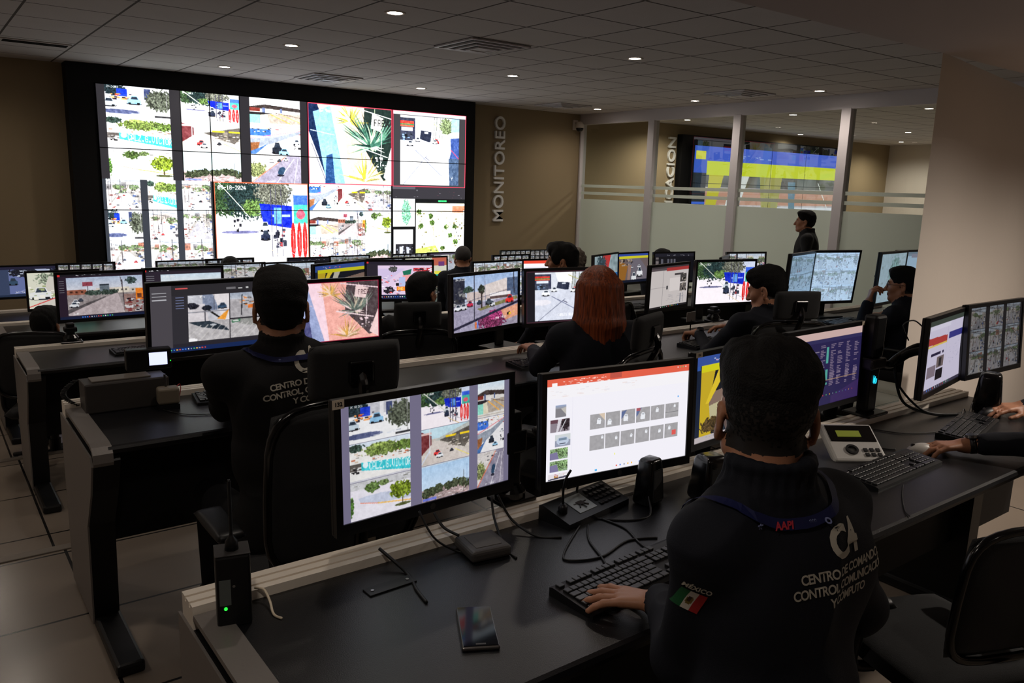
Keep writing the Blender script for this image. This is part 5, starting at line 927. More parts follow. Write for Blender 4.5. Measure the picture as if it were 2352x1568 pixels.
bm = B(); tube(bm, [(-.032, 0, .06), (-.052, 0, .055), (-.052, 0, .03), (-.03, 0, .02)], .004, 8); obj('handle', bm, mat('cup_dark', (0, 0, 0)), cup, True)
bm = B(); lathe(bm, [(.0345, .072), (.036, .076), (.033, .079), (.0305, .076)], 24); obj('rim', bm, M_PALE, cup, True)
sh = thing('card_holder', 'pale upright card on a small black stand behind the watch hand in the second row', 'card', (3.93, 3.33, -.9), math.radians(12))
bm = B(); cyl(bm, (0, 0, 0), (0, 0, .09), .004); box(bm, -.03, .03, -.02, .02, 0, .006); obj('stem', bm, M_BLACK, sh)
bm = B(); box(bm, -.055, .055, -.002, .002, .08, .14); obj('card', bm, mat('pale_card', (150, 146, 142), .5), sh)
# ------------------------------------------------------------------ people: one continuous surface grown from blended volumes
def surf_nets(D, org, h):
    s = D < 0; act = np.zeros(tuple(n-1 for n in D.shape), bool); allin = np.ones_like(act)
    offs = [(i, j, k) for i in (0, 1) for j in (0, 1) for k in (0, 1)]; nx, ny, nz = D.shape
    for i, j, k in offs: c = s[i:nx-1+i, j:ny-1+j, k:nz-1+k]; act |= c; allin &= c
    act &= ~allin; I = np.argwhere(act); idx = -np.ones(act.shape, np.int64); idx[act] = np.arange(len(I))
    acc = np.zeros((len(I), 3)); cnt = np.zeros(len(I))
    for a in offs:
        for ax in range(3):
            if a[ax]: continue
            b = list(a); b[ax] = 1; da = D[I[:, 0]+a[0], I[:, 1]+a[1], I[:, 2]+a[2]]; db = D[I[:, 0]+b[0], I[:, 1]+b[1], I[:, 2]+b[2]]
            m = (da < 0) != (db < 0); t = da[m]/(da[m]-db[m]); p = np.tile(np.array(a, float), (m.sum(), 1)); p[:, ax] += t; acc[m] += p; cnt[m] += 1
    V = np.array(org)+(I+acc/cnt[:, None])*h; Fs = []
    for ax in range(3):
        o1, o2 = (ax+1) % 3, (ax+2) % 3; sl0 = [slice(None)]*3; sl1 = [slice(None)]*3; sl0[ax] = slice(0, -1); sl1[ax] = slice(1, None)
        a, b = s[tuple(sl0)], s[tuple(sl1)]; P = np.argwhere(a != b); ok = (P[:, o1] > 0) & (P[:, o2] > 0) & (P[:, o1] < D.shape[o1]-1) & (P[:, o2] < D.shape[o2]-1); P = P[ok]
        ins = a[P[:, 0], P[:, 1], P[:, 2]]
        def cell(d1, d2): Q = P.copy(); Q[:, o1] -= d1; Q[:, o2] -= d2; return idx[Q[:, 0], Q[:, 1], Q[:, 2]]
        q = np.stack([cell(1, 1), cell(0, 1), cell(0, 0), cell(1, 0)], 1); q[~ins] = q[~ins][:, ::-1]; Fs.append(q)
    return V, np.concatenate(Fs)
class Blob:
    def __init__(s): s.p = []
    def cap(s, a, b, ra, rb=None, tag=0, k=.02): s.p.append(('c', np.array(a, float), np.array(b, float), ra, ra if rb is None else rb, tag, k))
    def ell(s, c, r, R=None, tag=0, k=.02, sub=False): s.p.append(('e', np.array(c, float), np.array(r, float), np.eye(3) if R is None else np.array(R, float), sub, tag, k))
    def dist(s, p, P):
        if p[0] == 'c':
            a, b, ra, rb = p[1:5]; ab = b-a; L = ab@ab+1e-12; t = np.clip(((P-a)@ab)/L, 0, 1); return np.linalg.norm(P-a-t[..., None]*ab, axis=-1)-(ra+(rb-ra)*t)
        q = (P-p[1])@p[3]; k0 = np.linalg.norm(q/p[2], axis=-1); k1 = np.linalg.norm(q/(p[2]**2), axis=-1)+1e-9; return k0*(k0-1)/k1
    def bbox(s, p):
        if p[0] == 'c': r = max(p[3], p[4]); return np.minimum(p[1], p[2])-r, np.maximum(p[1], p[2])+r
        r = p[2].max(); return p[1]-r, p[1]+r
    def mesh(s, h):
        bb = [s.bbox(p) for p in s.p if not (p[0] == 'e' and p[4])]; lo = np.min([b[0] for b in bb], 0)-.03; hi = np.max([b[1] for b in bb], 0)+.03
        n = np.ceil((hi-lo)/h).astype(int)+2; D = np.full(tuple(n), .5, np.float32); ax = [lo[i]+np.arange(n[i])*h for i in range(3)]
        for p in s.p:
            b0, b1 = s.bbox(p); k = p[-1]; m = k+3*h; i0 = np.maximum(((b0-m-lo)/h).astype(int), 0); i1 = np.minimum(((b1+m-lo)/h).astype(int)+2, n)
            if (i1 <= i0).any(): continue
            G = np.stack(np.meshgrid(*[ax[i][i0[i]:i1[i]] for i in range(3)], indexing='ij'), -1); d = s.dist(p, G).astype(np.float32); sl = tuple(slice(i0[i], i1[i]) for i in range(3)); o = D[sl]
            if p[0] == 'e' and p[4]: d = -d; hh = np.maximum(k-np.abs(o-d), 0)/k; D[sl] = np.maximum(o, d)+hh*hh*k*.25
            else: hh = np.maximum(k-np.abs(o-d), 0)/k; D[sl] = np.minimum(o, d)-hh*hh*k*.25
        return surf_nets(D, lo, h)
    def tags(s, P):
        best = np.full(len(P), 1e9); t = np.zeros(len(P), int)
        for p in s.p:
            if p[0] == 'e' and p[4]: continue
            d = s.dist(p, P); m = d < best; best[m] = d[m]; t[m] = p[-2]
        return t
def mesh_obj(name, V, F, mats, mi=None, parent=None, loc=(0, 0, 0), smooth=True):
    me = bpy.data.meshes.new(name); n = len(F); me.vertices.add(len(V)); me.vertices.foreach_set('co', (V-np.array(loc)).astype(np.float32).ravel()); me.loops.add(n*4); me.loops.foreach_set('vertex_index', F.astype(np.int32).ravel())
    me.polygons.add(n); me.polygons.foreach_set('loop_start', np.arange(0, n*4, 4, dtype=np.int32))
    for m in mats: me.materials.append(m)
    if mi is not None: me.polygons.foreach_set('material_index', mi.astype(np.int32))
    me.polygons.foreach_set('use_smooth', np.full(n, smooth)); me.update(calc_edges=True); me.validate()
    o = link(bpy.data.objects.new(name, me), parent)
    return o
def snoise(P, f, seed=0):
    r = np.random.RandomState(seed); out = 0
    for i in range(5):
        d = r.randn(3); d /= np.linalg.norm(d); out = out+np.sin((P@d)*f*(1+.45*i)+r.rand()*6+1.3*np.sin(P@r.randn(3)*f*.4))/(1+.5*i)
    return out/2.6
M_SKIN = mat('skin', (176, 122, 92), .5, var=.06, vscale=30, bump=.1, bscale=300); M_STUB = mat('cropped_hair_skin', (29, 23, 20), .7, var=.25, vscale=300)
M_JACK = mat('navy_jacket', (25, 27, 35), .75, bump=.35, bscale=900, var=.12, vscale=25, spec=.2); M_JACKC = mat('charcoal_jacket', (24, 23, 24), .78, bump=.35, bscale=900, var=.12, vscale=25, spec=.2)
M_TROU = mat('black_trousers', (16, 16, 19), .8, bump=.2, bscale=700, spec=.2); M_SHOE = mat('black_shoe', (14, 13, 13), .4)
M_HAIR = mat('black_hair', (12, 10, 9), .75, spec=.25, bump=.8, bscale=260, var=.4, vscale=120); M_LIP = mat('lip', (140, 82, 70), .5)
M_GREY = mat('grey_hair', (128, 116, 104), .7, bump=1, bscale=120, var=.35, vscale=60)
def red_hair():
    m = mat('copper_hair', (104, 50, 24), .5, spec=.35); nt = m.node_tree; b = nt.nodes['Principled BSDF']; tc = nt.nodes.new('ShaderNodeTexCoord'); mp = nt.nodes.new('ShaderNodeMapping'); mp.inputs['Scale'].default_value = (160, 160, 5)
    n = nt.nodes.new('ShaderNodeTexNoise'); n.inputs['Scale'].default_value = 1; n.inputs['Detail'].default_value = 4; nt.links.new(tc.outputs['Object'], mp.inputs[0]); nt.links.new(mp.outputs[0], n.inputs['Vector'])
    cr = nt.nodes.new('ShaderNodeValToRGB'); cr.color_ramp.elements[0].color = (*srgb((70, 28, 12)), 1); cr.color_ramp.elements[1].color = (*srgb((170, 80, 34)), 1); cr.color_ramp.elements[0].position = .3; cr.color_ramp.elements[1].position = .75
    nt.links.new(n.outputs['Fac'], cr.inputs[0]); nt.links.new(cr.outputs[0], b.inputs['Base Color']); bp = nt.nodes.new('ShaderNodeBump'); bp.inputs['Strength'].default_value = .7; bp.inputs['Distance'].default_value = .004; nt.links.new(n.outputs['Fac'], bp.inputs['Height']); nt.links.new(bp.outputs[0], b.inputs['Normal']); return m
M_RED = red_hair()
M_PRINT = mat('pale_print', (196, 190, 176), .7); M_LCLOTH = mat('lanyard_blue', (36, 44, 104), .6); M_EYEW = mat('eye_white', (200, 196, 190), .3); M_EYED = mat('eye_dark', (24, 16, 12), .2); M_GLS = mat('glasses_frame', (22, 22, 26), .25)
SKIN, JACK, TROU, SHOE, STUB, LIP = range(6)
V3 = lambda *a: np.array(a, float)
def azv(a): return V3(math.sin(a), math.cos(a), 0), V3(math.cos(a), -math.sin(a), 0)
def hand_prims(Bl, W, d, n, side, curl=(.35, .35, .3), spread=.10, tag=SKIN, thumb=.5, sc=1.0):
    """W wrist, d finger direction, n back-of-hand normal, side: unit vector towards the thumb"""
    d = d/np.linalg.norm(d); n = n-d*(n@d); n /= np.linalg.norm(n); s = np.cross(d, n); s = s if s@side > 0 else -s
    for i, (o, L) in enumerate(((.030, .94), (.010, 1.04), (-.011, .98), (-.031, .8))):
        K = W+d*(.088+(.004, .008, .004, -.006)[i])*sc+s*o*sc; Bl.cap(W+d*.008+s*o*.45*sc, K, .0135*sc, .0112*sc, tag, .012)
        dd = d+s*spread*o/.03; dd /= np.linalg.norm(dd); p = K; ang = 0
        for j, l in enumerate((.043, .027, .021)):
            ang += curl[j]*(1+.12*i); v = dd*math.cos(ang)-n*math.sin(ang); q = p+v*l*L*sc; Bl.cap(p, q, (.0095, .0086, .0079)[j]*sc, (.0088, .008, .0072)[j]*sc, tag, .004); p = q
    b = W+d*.022*sc+s*.026*sc-n*.006; t1 = b+(d*.72+s*thumb-n*.22)*.042*sc; Bl.cap(W+d*.01, t1, .015*sc, .0115*sc, tag, .014); t2 = t1+(d*.9+s*.22-n*.2)*.03*sc; Bl.cap(t1, t2, .0108*sc, .0098*sc, tag, .005); t3 = t2+(d*.98-n*.15)*.024*sc; Bl.cap(t2, t3, .0098*sc, .0085*sc, tag, .004)
def ik(S, W, hint, l1=.285, l2=.262):
    v = W-S; D = np.linalg.norm(v); k = max(1.0, D/((l1+l2)*.985)); l1 *= k; l2 *= k; a = (l1*l1-l2*l2+D*D)/(2*D); hh = math.sqrt(max(l1*l1-a*a, 0)); u = v/D; hh_d = hint-u*(hint@u); hh_d /= np.linalg.norm(hh_d)+1e-9; return S+u*a+hh_d*hh
def head_prims(Bl, Hm, Hc, s=1.0, female=False):
    L = lambda x, y, z: Hc+Hm@(V3(x, y, z)*s); E = lambda c, r, tag=SKIN, k=.02, sub=False: Bl.ell(L(*c), V3(*r)*s, Hm, tag, k*s, sub)
    E((0, -.014, .032), (.0755, .094, .086)); E((0, .034, -.035), (.055, .058, .075), k=.03); E((0, .072, -.092), (.021, .017, .016), k=.022)
    for q in (-1, 1):
        Bl.cap(L(q*.052, .0, -.055), L(q*.018, .068, -.092), .02*s, .016*s, SKIN, .025*s); E((q*.034, .06, -.022), (.024, .022, .022), k=.02); E((q*.03, .083, .006), (.015, .011, .009), k=.008, sub=True)
        E((q*.03, .074, .005), (.0125, .0125, .0115), k=.004)
        E((q*.079, -.006, -.012), (.008, .0175, .031), k=.006); E((q*.0845, -.002, -.008), (.006, .010, .019), k=.004, sub=True); E((q*.079, .0, -.04), (.006, .009, .011), k=.005)
        E((q*.0095, .101, -.034), (.008, .009, .0065), k=.006)
    Bl.cap(L(-.032, .08, .021), L(.032, .08, .021), .0095*s, .0095*s, SKIN, .014*s); Bl.cap(L(0, .089, .01), L(0, .110, -.031), .0075*s, .0115*s, SKIN, .010*s)
    E((0, .089, -.057), (.023, .0075, .0055), LIP, .004); E((0, .088, -.066), (.020, .0085, .0065), LIP, .004)
def hair_obj(kind, Hm, Hc, parent, s=1.0, seed=0, m=None):
    Bl = Blob(); L = lambda x, y, z: V3(x, y, z)*s; E = lambda c, r, sub=False, k=.012: Bl.ell(L(*c), V3(*r)*s, None, 0, k*s, sub); amp, fr = .0028, 90
    if kind == 'fade':
        E((0, -.014, .058), (.0775, .0965, .0745)); E((0, .03, .100), (.060, .055, .026), k=.03); E((0, -.045, .07), (.069, .058, .055), k=.02); E((0, .115, .002), (.088, .07, .08), True, .008); amp = .0032; fr = 130
        for q in (-1, 1): E((q*.05, .02, .085), (.024, .05, .03), k=.03)
    elif kind == 'short':
        E((0, -.016, .048), (.0815, .1005, .083)); E((0, .03, .098), (.056, .058, .026), k=.03); E((.0, -.052, .0), (.068, .056, .068), k=.03)
        E((0, .113, .0), (.088, .072, .082), True, .008); E((0, .03, -.14), (.13, .15, .085), True, .02); E((.085, .035, -.055), (.035, .062, .062), True, .01); E((-.085, .035, -.055), (.035, .062, .062), True, .01)
        for q in (-1, 1): E((q*.09, .006, -.02), (.022, .024, .040), True, .008); E((q*.05, .03, .08), (.024, .05, .035), k=.03)
    elif kind == 'full':
        E((0, -.014, .046), (.083, .102, .087)); E((0, .05, .085), (.07, .058, .045), k=.03); E((0, -.07, .0), (.078, .05, .085), k=.03); E((0, .12, -.03), (.09, .062, .09), True, .01); E((.085, .03, -.06), (.035, .06, .055), True, .01); E((-.085, .03, -.06), (.035, .06, .055), True, .01); E((0, .03, -.16), (.13, .16, .1), True, .02); amp = .005; fr = 60
        for q in (-1, 1): E((q*.074, .035, .03), (.016, .035, .055), k=.02)
    elif kind == 'curly':
        r = random.Random(seed)
        E((0, -.02, .05), (.095, .11, .095)); E((0, -.06, -.02), (.085, .06, .09), k=.03); amp = .010; fr = 110; E((0, .13, -.03), (.09, .065, .09), True, .01)
    elif kind == 'crop': E((0, -.014, .038), (.0785, .0975, .0875)); E((0, .11, -.01), (.085, .066, .082), True, .008); E((0, .02, -.15), (.13, .16, .12), True, .012); amp = .001
    elif kind == 'long':
        E((0, -.018, .038), (.094, .110, .098)); 
        for i in range(15):
            a = PI*(.02+.96*i/14); ca, sa = math.cos(a), math.sin(a); x, y = ca*.078, -.02-sa*.082; Bl.cap(L(x, y, .04), L(x*1.12, y*1.08-.01, -.12), .03*s, .032*s, 0, .02*s); Bl.cap(L(x*1.12, y*1.08-.01, -.12), L(x*1.25, y*.95-.045, -.30-.03*((i*7) % 3)), .032*s, .026*s, 0, .02*s)
            Bl.cap(L(x*1.25, y*.95-.045, -.30-.03*((i*7) % 3)), L(x*1.05+.012*((i*5) % 3-1), y*.9-.05, -.42-.025*((i*7) % 4)), .026*s, .010*s, 0, .02*s)
        E((0, .125, -.03), (.07, .075, .10), True, .01); amp = .004; fr = 70
    V, F = Bl.mesh(.0045*s if kind != 'long' else .006*s)
    P = V.copy()
    if kind == 'long': Q = V.copy(); ang = np.arctan2(V[:, 0], -V[:, 1]-.0); d = .5*np.sin(ang*23+3*np.sin(V[:, 2]*9))+.35*np.sin(ang*61+V[:, 2]*7); n = V.copy(); n[:, 2] = 0; n /= np.linalg.norm(n, axis=1, keepdims=True)+1e-6; P += n*d[:, None]*.0026
    else: n = V-L(0, -.01, .02); n /= np.linalg.norm(n, axis=1, keepdims=True)+1e-6; P += n*(snoise(V*1.0, fr, seed)*amp)[:, None]
    W = Hc+P@Hm.T; return mesh_obj('hair', W, F, [m or M_HAIR], None, parent, loc=parent['_o'])
def rotm(az, pitch=0, roll=0):
    """columns: right, forward, up"""
    a = np.array(Matrix.Rotation(-az, 3, 'Z') @ Matrix.Rotation(-pitch, 3, 'X') @ Matrix.Rotation(roll, 3, 'Y')); return a
def person(label, head, az, haz, hands=None, pitch=0, roll=0, floor=None, stand=False, hair='short', hair_m=None, jacket=None, res=.007, neck_f=.0, hipb=.06, side=0, group=None, hs=1.0, watch=None, skin=True, collar=True, eyes=True, sw=.185, ts=0):
    az, haz, pitch = math.radians(az), math.radians(haz), math.radians(pitch); Hc = V3(*head); F, R = azv(az); HF, HR = azv(haz); Hm = rotm(haz, pitch, roll); U = V3(0, 0, 1)
    if floor is None: floor = floor_at(head[1])
    Bl = Blob(); s = hs; N = Hc-HF*.035-U*.122*s+F*neck_f       # base of the neck
    hz = floor+(.52 if not stand else .93); hip = V3(N[0], N[1], 0)-F*hipb+R*side; hip[2] = hz
    T = N-U*.055+R*ts
    Bl.cap(Hc+Hm@V3(0, -.022, -.05), N-U*.01, .052, .058, SKIN, .025)
    head_prims(Bl, Hm, Hc, s)
    sh = [T-R*sw-U*.012, T+R*sw-U*.012]; tw = rotm(az); mid = hip*.5+T*.5
    ax = T-hip; L = np.linalg.norm(ax)
    Bl.ell(T-U*.10-F*.0, (.165, .115, .17), tw, JACK, .05); Bl.ell(mid-U*.02, (.165, .122, .20), tw, JACK, .06); Bl.ell(hip+U*.03, (.172, .13, .15), tw, JACK, .05)
    Bl.ell(T-U*.10-R*.085-F*.045, (.085, .075, .12), tw, JACK, .05); Bl.ell(T-U*.10+R*.085-F*.045, (.085, .075, .12), tw, JACK, .05); Bl.ell(T-U*.09-F*.062, (.08, .055, .13), tw, JACK, .05)
    for q, S in zip((-1, 1), sh):
        Bl.cap(N-U*.02+R*q*.03, S+U*.012-R*q*.02, .05, .05, JACK, .05); Bl.cap(S, S-U*.02, .062, .06, JACK, .04)
    if collar:
        n0, n1 = N-U*.03, N+U*.032-F*.004
        for i in range(24):
            a = 2*PI*i/24; v = R*math.cos(a)+F*math.sin(a); hgt = (.060 if res < .005 else .045) if math.sin(a) < .5 else .02; p = n0+v*.072+U*.002; q = n0+v*.066+U*(.03+hgt); a2 = 2*PI*(i+1)/24; v2 = R*math.cos(a2)+F*math.sin(a2)
            Bl.cap(p, q, .0085, .0065, JACK, .010); Bl.cap(q, n0+v2*.066+U*(.03+hgt), .0065, .0065, JACK, .006)
            Bl.cap((p+q)/2, n0+v2*.069+U*.035, .0075, .0075, JACK, .008)
    # legs
    for q in (-1, 1):
        h0 = hip+R*q*.09-U*.02
        if stand: kn = h0-U*.42+F*.02; an = V3(*(kn-U*.40)); an[2] = floor+.09
        else: kn = h0+F*.42+R*q*.05; kn[2] = floor+.50; an = kn+F*.02; an[2] = floor+.09
        Bl.cap(h0, kn, .085, .06, TROU, .04); Bl.cap(kn, an, .06, .045, TROU, .03); Bl.ell(an+F*.07-U*.045, (.045, .13, .042), tw, SHOE, .02)
    # arms
    hands = hands or {}
    for q, S, nm in ((-1, sh[0], 'L'), (1, sh[1], 'R')):
        hd = hands.get(nm)
        if hd is None:
            if stand: W = S-U*.52+F*.05+R*q*.05; d = -U+F*.1; n = R*q; th = F
            else: W = hip+F*.36+R*q*.08; W[2] = floor+.66; d = F-R*q*.3-U*.2; n = U; th = -R*q
            hd = dict(w=W, d=d, n=n)
        W = V3(*hd['w']); d = V3(*hd['d']); d /= np.linalg.norm(d); n = V3(*hd.get('n', (0, 0, 1))); hint = V3(*hd['hint']) if 'hint' in hd else -U*1.0+R*q*.45-F*.3
        E_ = ik(S, W, hint); c0 = W-(W-E_)/np.linalg.norm(W-E_)*(.055 if watch == nm else .012)
        Bl.cap(S, E_, .055, .047, JACK, .03); Bl.cap(E_, c0, .050, .037, JACK, .02); Bl.cap(E_, W, .03, .0265, SKIN, .008); Bl.cap(W, W+d*.02, .0265, .025, SKIN, .01)
        th = V3(*hd['thumb']) if 'thumb' in hd else -R*q; hand_prims(Bl, W, d, n, th, hd.get('curl', (.35, .35, .3)), hd.get('spread', .1))
        if watch == nm: wt = (W, (W-E_)/np.linalg.norm(W-E_), n)
    V, Fc = Bl.mesh(res); ctr = V[Fc].mean(1); tg = Bl.tags(ctr); vt = np.zeros(len(V), bool); vt[Fc[(tg == JACK)].ravel()] = True; ot = np.zeros(len(V), bool); ot[Fc[(tg != JACK)].ravel()] = True; vt &= ~ot
    # cloth folds
    e1 = V[Fc[:, 1]]-V[Fc[:, 0]]; e2 = V[Fc[:, 3]]-V[Fc[:, 0]]; fn = np.cross(e1, e2); vn = np.zeros_like(V)
    for c in range(4): np.add.at(vn, Fc[:, c], fn)
    vn /= np.linalg.norm(vn, axis=1, keepdims=True)+1e-12
    fold = (1-np.abs(snoise(V*V3(1, 1, .7), 17, int(abs(head[0])*100) % 97)))**2*(.012 if res < .006 else .010)-.005+snoise(V, 45, 3)*.0012; V[vt] += vn[vt]*fold[vt][:, None]
    if hair in ('fade', 'short'):
        Lc = (ctr-Hc)@Hm; m = (tg == SKIN) & (Lc[:, 2] > -.075+2.2*np.maximum(Lc[:, 1]+.015, 0)) & (Lc[:, 1] < .035) & (Lc[:, 2] < .1) & (np.abs(Lc[:, 0]) < .0775) & ~((np.abs(Lc[:, 0]) > .066) & (np.abs(Lc[:, 1]+.002) < .024) & (Lc[:, 2] < .03)); m &= Lc[:, 2] > -.055; tg[m] = STUB; pr = np.clip((Lc[:, 2]+.045)/.075, 0, 1); tg[m & (np.random.RandomState(1).rand(len(pr)) < pr)] = 6
    base = (float(hip[0]), float(hip[1]), floor)
    o = mesh_obj('person', V, Fc, [M_SKIN, jacket or M_JACK, M_TROU, M_SHOE, M_STUB, M_LIP, M_HAIR], tg, None, loc=base); o.location = base; tag(o, label, 'person', group); o['_o'] = base
    if hair: hair_obj(hair, Hm, Hc, o, s, int(abs(head[0])*10), hair_m)
    if eyes:
        for q in (-1, 1):
            bm = B(); c = Vector(Hc+Hm@V3(q*.030, .0775, .005)-V3(*base)); bmesh.ops.create_uvsphere(bm, u_segments=12, v_segments=8, radius=.0105, matrix=Matrix.Translation(c))
            e = obj('eye', bm, [M_EYEW, M_EYED], o, True); f = Vector(Hm@V3(0, 1, 0))
            for p in e.data.polygons:
                if (p.center-c).normalized().dot(f) > .86: p.material_index = 1
            bm = B(); L = lambda x, y, z: Vector(Hc+Hm@V3(x, y, z)-V3(*base)); tube(bm, [L(q*.016, .0895, .024), L(q*.03, .090, .028), L(q*.046, .082, .024)], .0028, 6, 3); obj('eyebrow', bm, M_HAIR, o, True)
    if watch:
        W, u, n = wt; bm = B(); W2 = W-u*.016-V3(*base); n = n-u*(n@u); n /= np.linalg.norm(n); a, b = [], []
        r0 = .0275; sd = np.cross(u, n); rings = []
        for off, rr in ((-.010, r0), (-.010, r0+.003), (.010, r0+.003), (.010, r0)): rings.append([bm.verts.new(Vector(W2+u*off+(n*math.cos(2*PI*i/24)+sd*math.sin(2*PI*i/24))*rr)) for i in range(24)])
        for i in range(4): bridge(bm, rings[i], rings[(i+1) % 4])
        obj('watch_strap', bm, M_BLACK, o, True); bm = B(); c = W2+n*(r0+.003); cyl(bm, c, c+n*.009, .0215, .020, 28); wc = obj('watch_case', bm, M_STEEL, o)
        bm = B(); cyl(bm, c+n*.009, c+n*.0096, .0175, .0175, 24); obj('watch_face', bm, mat('watch_face', (18, 20, 26), .2), wc)
    o['_h'] = 0; info = dict(o=o, N=N, T=T, F=F, R=R, U=U, Hc=Hc, Hm=Hm, base=V3(*base), sh=sh)
    me = o.data; info['bvh'] = BVHTree.FromPolygons([Vector(v) for v in V], [tuple(int(i) for i in f) for f in Fc]); del o['_h']
    return info
def project(info, me, origin, right, up, look, name, m, off=.0012, loc_name=None, cut=0):
    """lay a flat mesh (x right, y up) on the body, seen along 'look'"""
    bm = bmesh.new(); bm.from_mesh(me)
    if cut: bmesh.ops.triangulate(bm, faces=bm.faces[:])
    for _ in range(cut): bmesh.ops.subdivide_edges(bm, edges=[e for e in bm.edges if e.calc_length() > .006], cuts=1)
    lk = Vector(look).normalized()
    for v in bm.verts:
        p = Vector(origin)+Vector(right)*v.co.x+Vector(up)*v.co.y-lk*.25; hit = info['bvh'].ray_cast(p, lk, .6)
        q = hit[0]-lk*off if hit[0] is not None else p+lk*.25
        v.co = q-Vector(info['base'])
    me2 = bpy.data.meshes.new(name); bm.to_mesh(me2); bm.free(); 
    for x in (m if isinstance(m, list) else [m]): me2.materials.append(x)
    return link(bpy.data.objects.new(name, me2), info['o'])
def back_print(info, origin, right, up, look, s=1.0):
    me = text_mesh('C4', .080*s, offset=.0026*s, align='CENTER', space=.92); project(info, me, origin, right, up, look, 'print_logo', M_PRINT, cut=2)
    me = text_mesh('CENTRO DE COMANDO,\nCONTROL, COMUNICACIÓN\nY CÓMPUTO', .0245*s, offset=.0006*s, align='CENTER', space=.9, line=1.05)
    for v in me.vertices: v.co.y -= .034*s
    project(info, me, origin, right, up, look, 'print_lettering', M_PRINT, cut=1)
def lanyard(info, pts_local, w=.018, m=None):
    """a ribbon lying on the shoulders: list of points, pulled onto the body"""
    P = smooth_path(pts_local, 8); bm = B(); prev = None; b = Vector(info['base'])
    for p in P:
        h = info['bvh'].find_nearest(p); q = h[0]+h[1]*.0045; up = Vector((0, 0, 1)); n = h[1]; t = (up-n*up.dot(n)).normalized(); a = bm.verts.new(q+t*w/2+n*.001-b); c = bm.verts.new(q-t*w/2+n*.001-b)
        if prev: bm.faces.new((prev[0], a, c, prev[1]))
        prev = (a, c)
    r = bmesh.ops.solidify(bm, geom=bm.faces[:], thickness=.0015); return obj('lanyard', bm, m or M_LCLOTH, info['o'])
def glasses(info, lens=True):
    o, Hc, Hm, b = info['o'], info['Hc'], info['Hm'], info['base']; L = lambda x, y, z: Vector(Hc+Hm@V3(x, y, z)-b); bm = B()
    for q in (-1, 1):
        tube(bm, [L(q*.033+.021*math.cos(a), .097-.004*abs(math.cos(a)), .004+.016*math.sin(a)) for a in [2*PI*i/14 for i in range(15)]], .0014, 6, 0); tube(bm, [L(q*.055, .093, .008), L(q*.078, .06, .008), L(q*.083, .0, .006), L(q*.082, -.02, -.006)], .0014, 6)
    tube(bm, [L(-.012, .099, .006), L(0, .103, .009), L(.012, .099, .006)], .0014, 6); obj('glasses', bm, M_GLS, o, True)

# the man in the foreground
P1 = person('man in navy jacket with C4 lettering and flag patch, typing in the foreground', (1.115, .770, -.362), 2, 42, dict(
        L=dict(w=(1.198, 1.035, -.852), d=(-.46, .88, -.10), n=(.10, -.05, 1), thumb=(.88, .46, 0), curl=(.06, .22, .16), spread=.32, hint=(-.35, -.25, -1)),
        R=dict(w=(1.50, .98, -.868), d=(-.2, 1, -.05), n=(0, 0, 1), thumb=(-1, 0, 0), curl=(.3, .3, .2), hint=(.6, -.2, -1))), pitch=5, hair='fade', res=.0048, neck_f=-.0, hipb=.10, floor=-1.65, hs=.985, sw=.150, ts=.035)
c = P1['T']; back_print(P1, c-P1['F']*.15-P1['U']*.022+P1['R']*.024, P1['R'], P1['U'], P1['F'], .82)
def neck_pts(I, r=.085, dz=.0, drop=.06, a0=-PI*1.35, a1=PI*.35, n=11):
    out = []
    for i in range(n):
        a = a0+(a1-a0)*i/(n-1); v = I['R']*math.cos(a)+I['F']*math.sin(a); k = max(0, math.sin(a)+.25); out.append(Vector(I['N']-I['U']*(.004-dz+drop*k*1.8)+v*(r+.03*k)))
    return out
ly = lanyard(P1, neck_pts(P1, .098, -.012))
M_LRED = mat('lanyard_red', (190, 40, 60), .6); M_LPALE = mat('lanyard_pale', (130, 140, 190), .6)
def lan_text(I, txt, a, m, sz=.012):
    v = I['R']*math.cos(a)+I['F']*math.sin(a); t = I['R']*-math.sin(a)+I['F']*math.cos(a); me = text_mesh(txt, sz, offset=.0006, align='CENTER'); me.transform(Matrix.Translation((0, -sz*.35, 0)))
    project(I, me, I['N']-I['U']*.020+v*.09, t, I['U'], -v, 'lanyard_print', m, off=.0085)
lan_text(P1, 'AAPI', -PI*.68, M_LRED, .015); lan_text(P1, '*', -PI*.8, M_LPALE, .016); lan_text(P1, '***', -PI*.5, M_LPALE, .010); lan_text(P1, 'O', -PI*.42, M_LPALE, .012)
def flag_patch(I, origin, right, up, look):
    W, H = .036, .038; bm = B(); nx, ny = 24, 14; g = [[bm.verts.new(((i/nx-.5)*W, (j/ny-.5)*H, 0)) for j in range(ny+1)] for i in range(nx+1)]
    for i in range(nx):
        for j in range(ny):
            f = bm.faces.new((g[i][j], g[i+1][j], g[i+1][j+1], g[i][j+1])); x, y = (i+.5)/nx, (j+.5)/ny; f.material_index = 0 if x < 1/3 else 1 if x < 2/3 else 2
            if ((x-.5)/.12)**2+((y-.5)/.24)**2 < 1: f.material_index = 3 if (y < .42 or abs(x-.47) > .06) else 4
    me = bpy.data.meshes.new('flag'); bm.to_mesh(me); bm.free()
    p = project(I, me, origin, right, up, look, 'flag_patch', [mat('flag_green', (20, 96, 50), .7), mat('flag_white', (214, 206, 196), .7), mat('flag_red', (176, 34, 34), .7), mat('emblem_olive', (120, 100, 40), .7), mat('emblem_brown', (62, 38, 24), .7)], off=.0016)
    me = text_mesh('MÉXICO', .0108, offset=.0004, align='CENTER', space=1.05); me.transform(Matrix.Translation((0, .023, 0)))
    project(I, me, origin, right, up, look, 'patch_lettering', M_PRINT, off=.002)
S = P1['sh'][0]
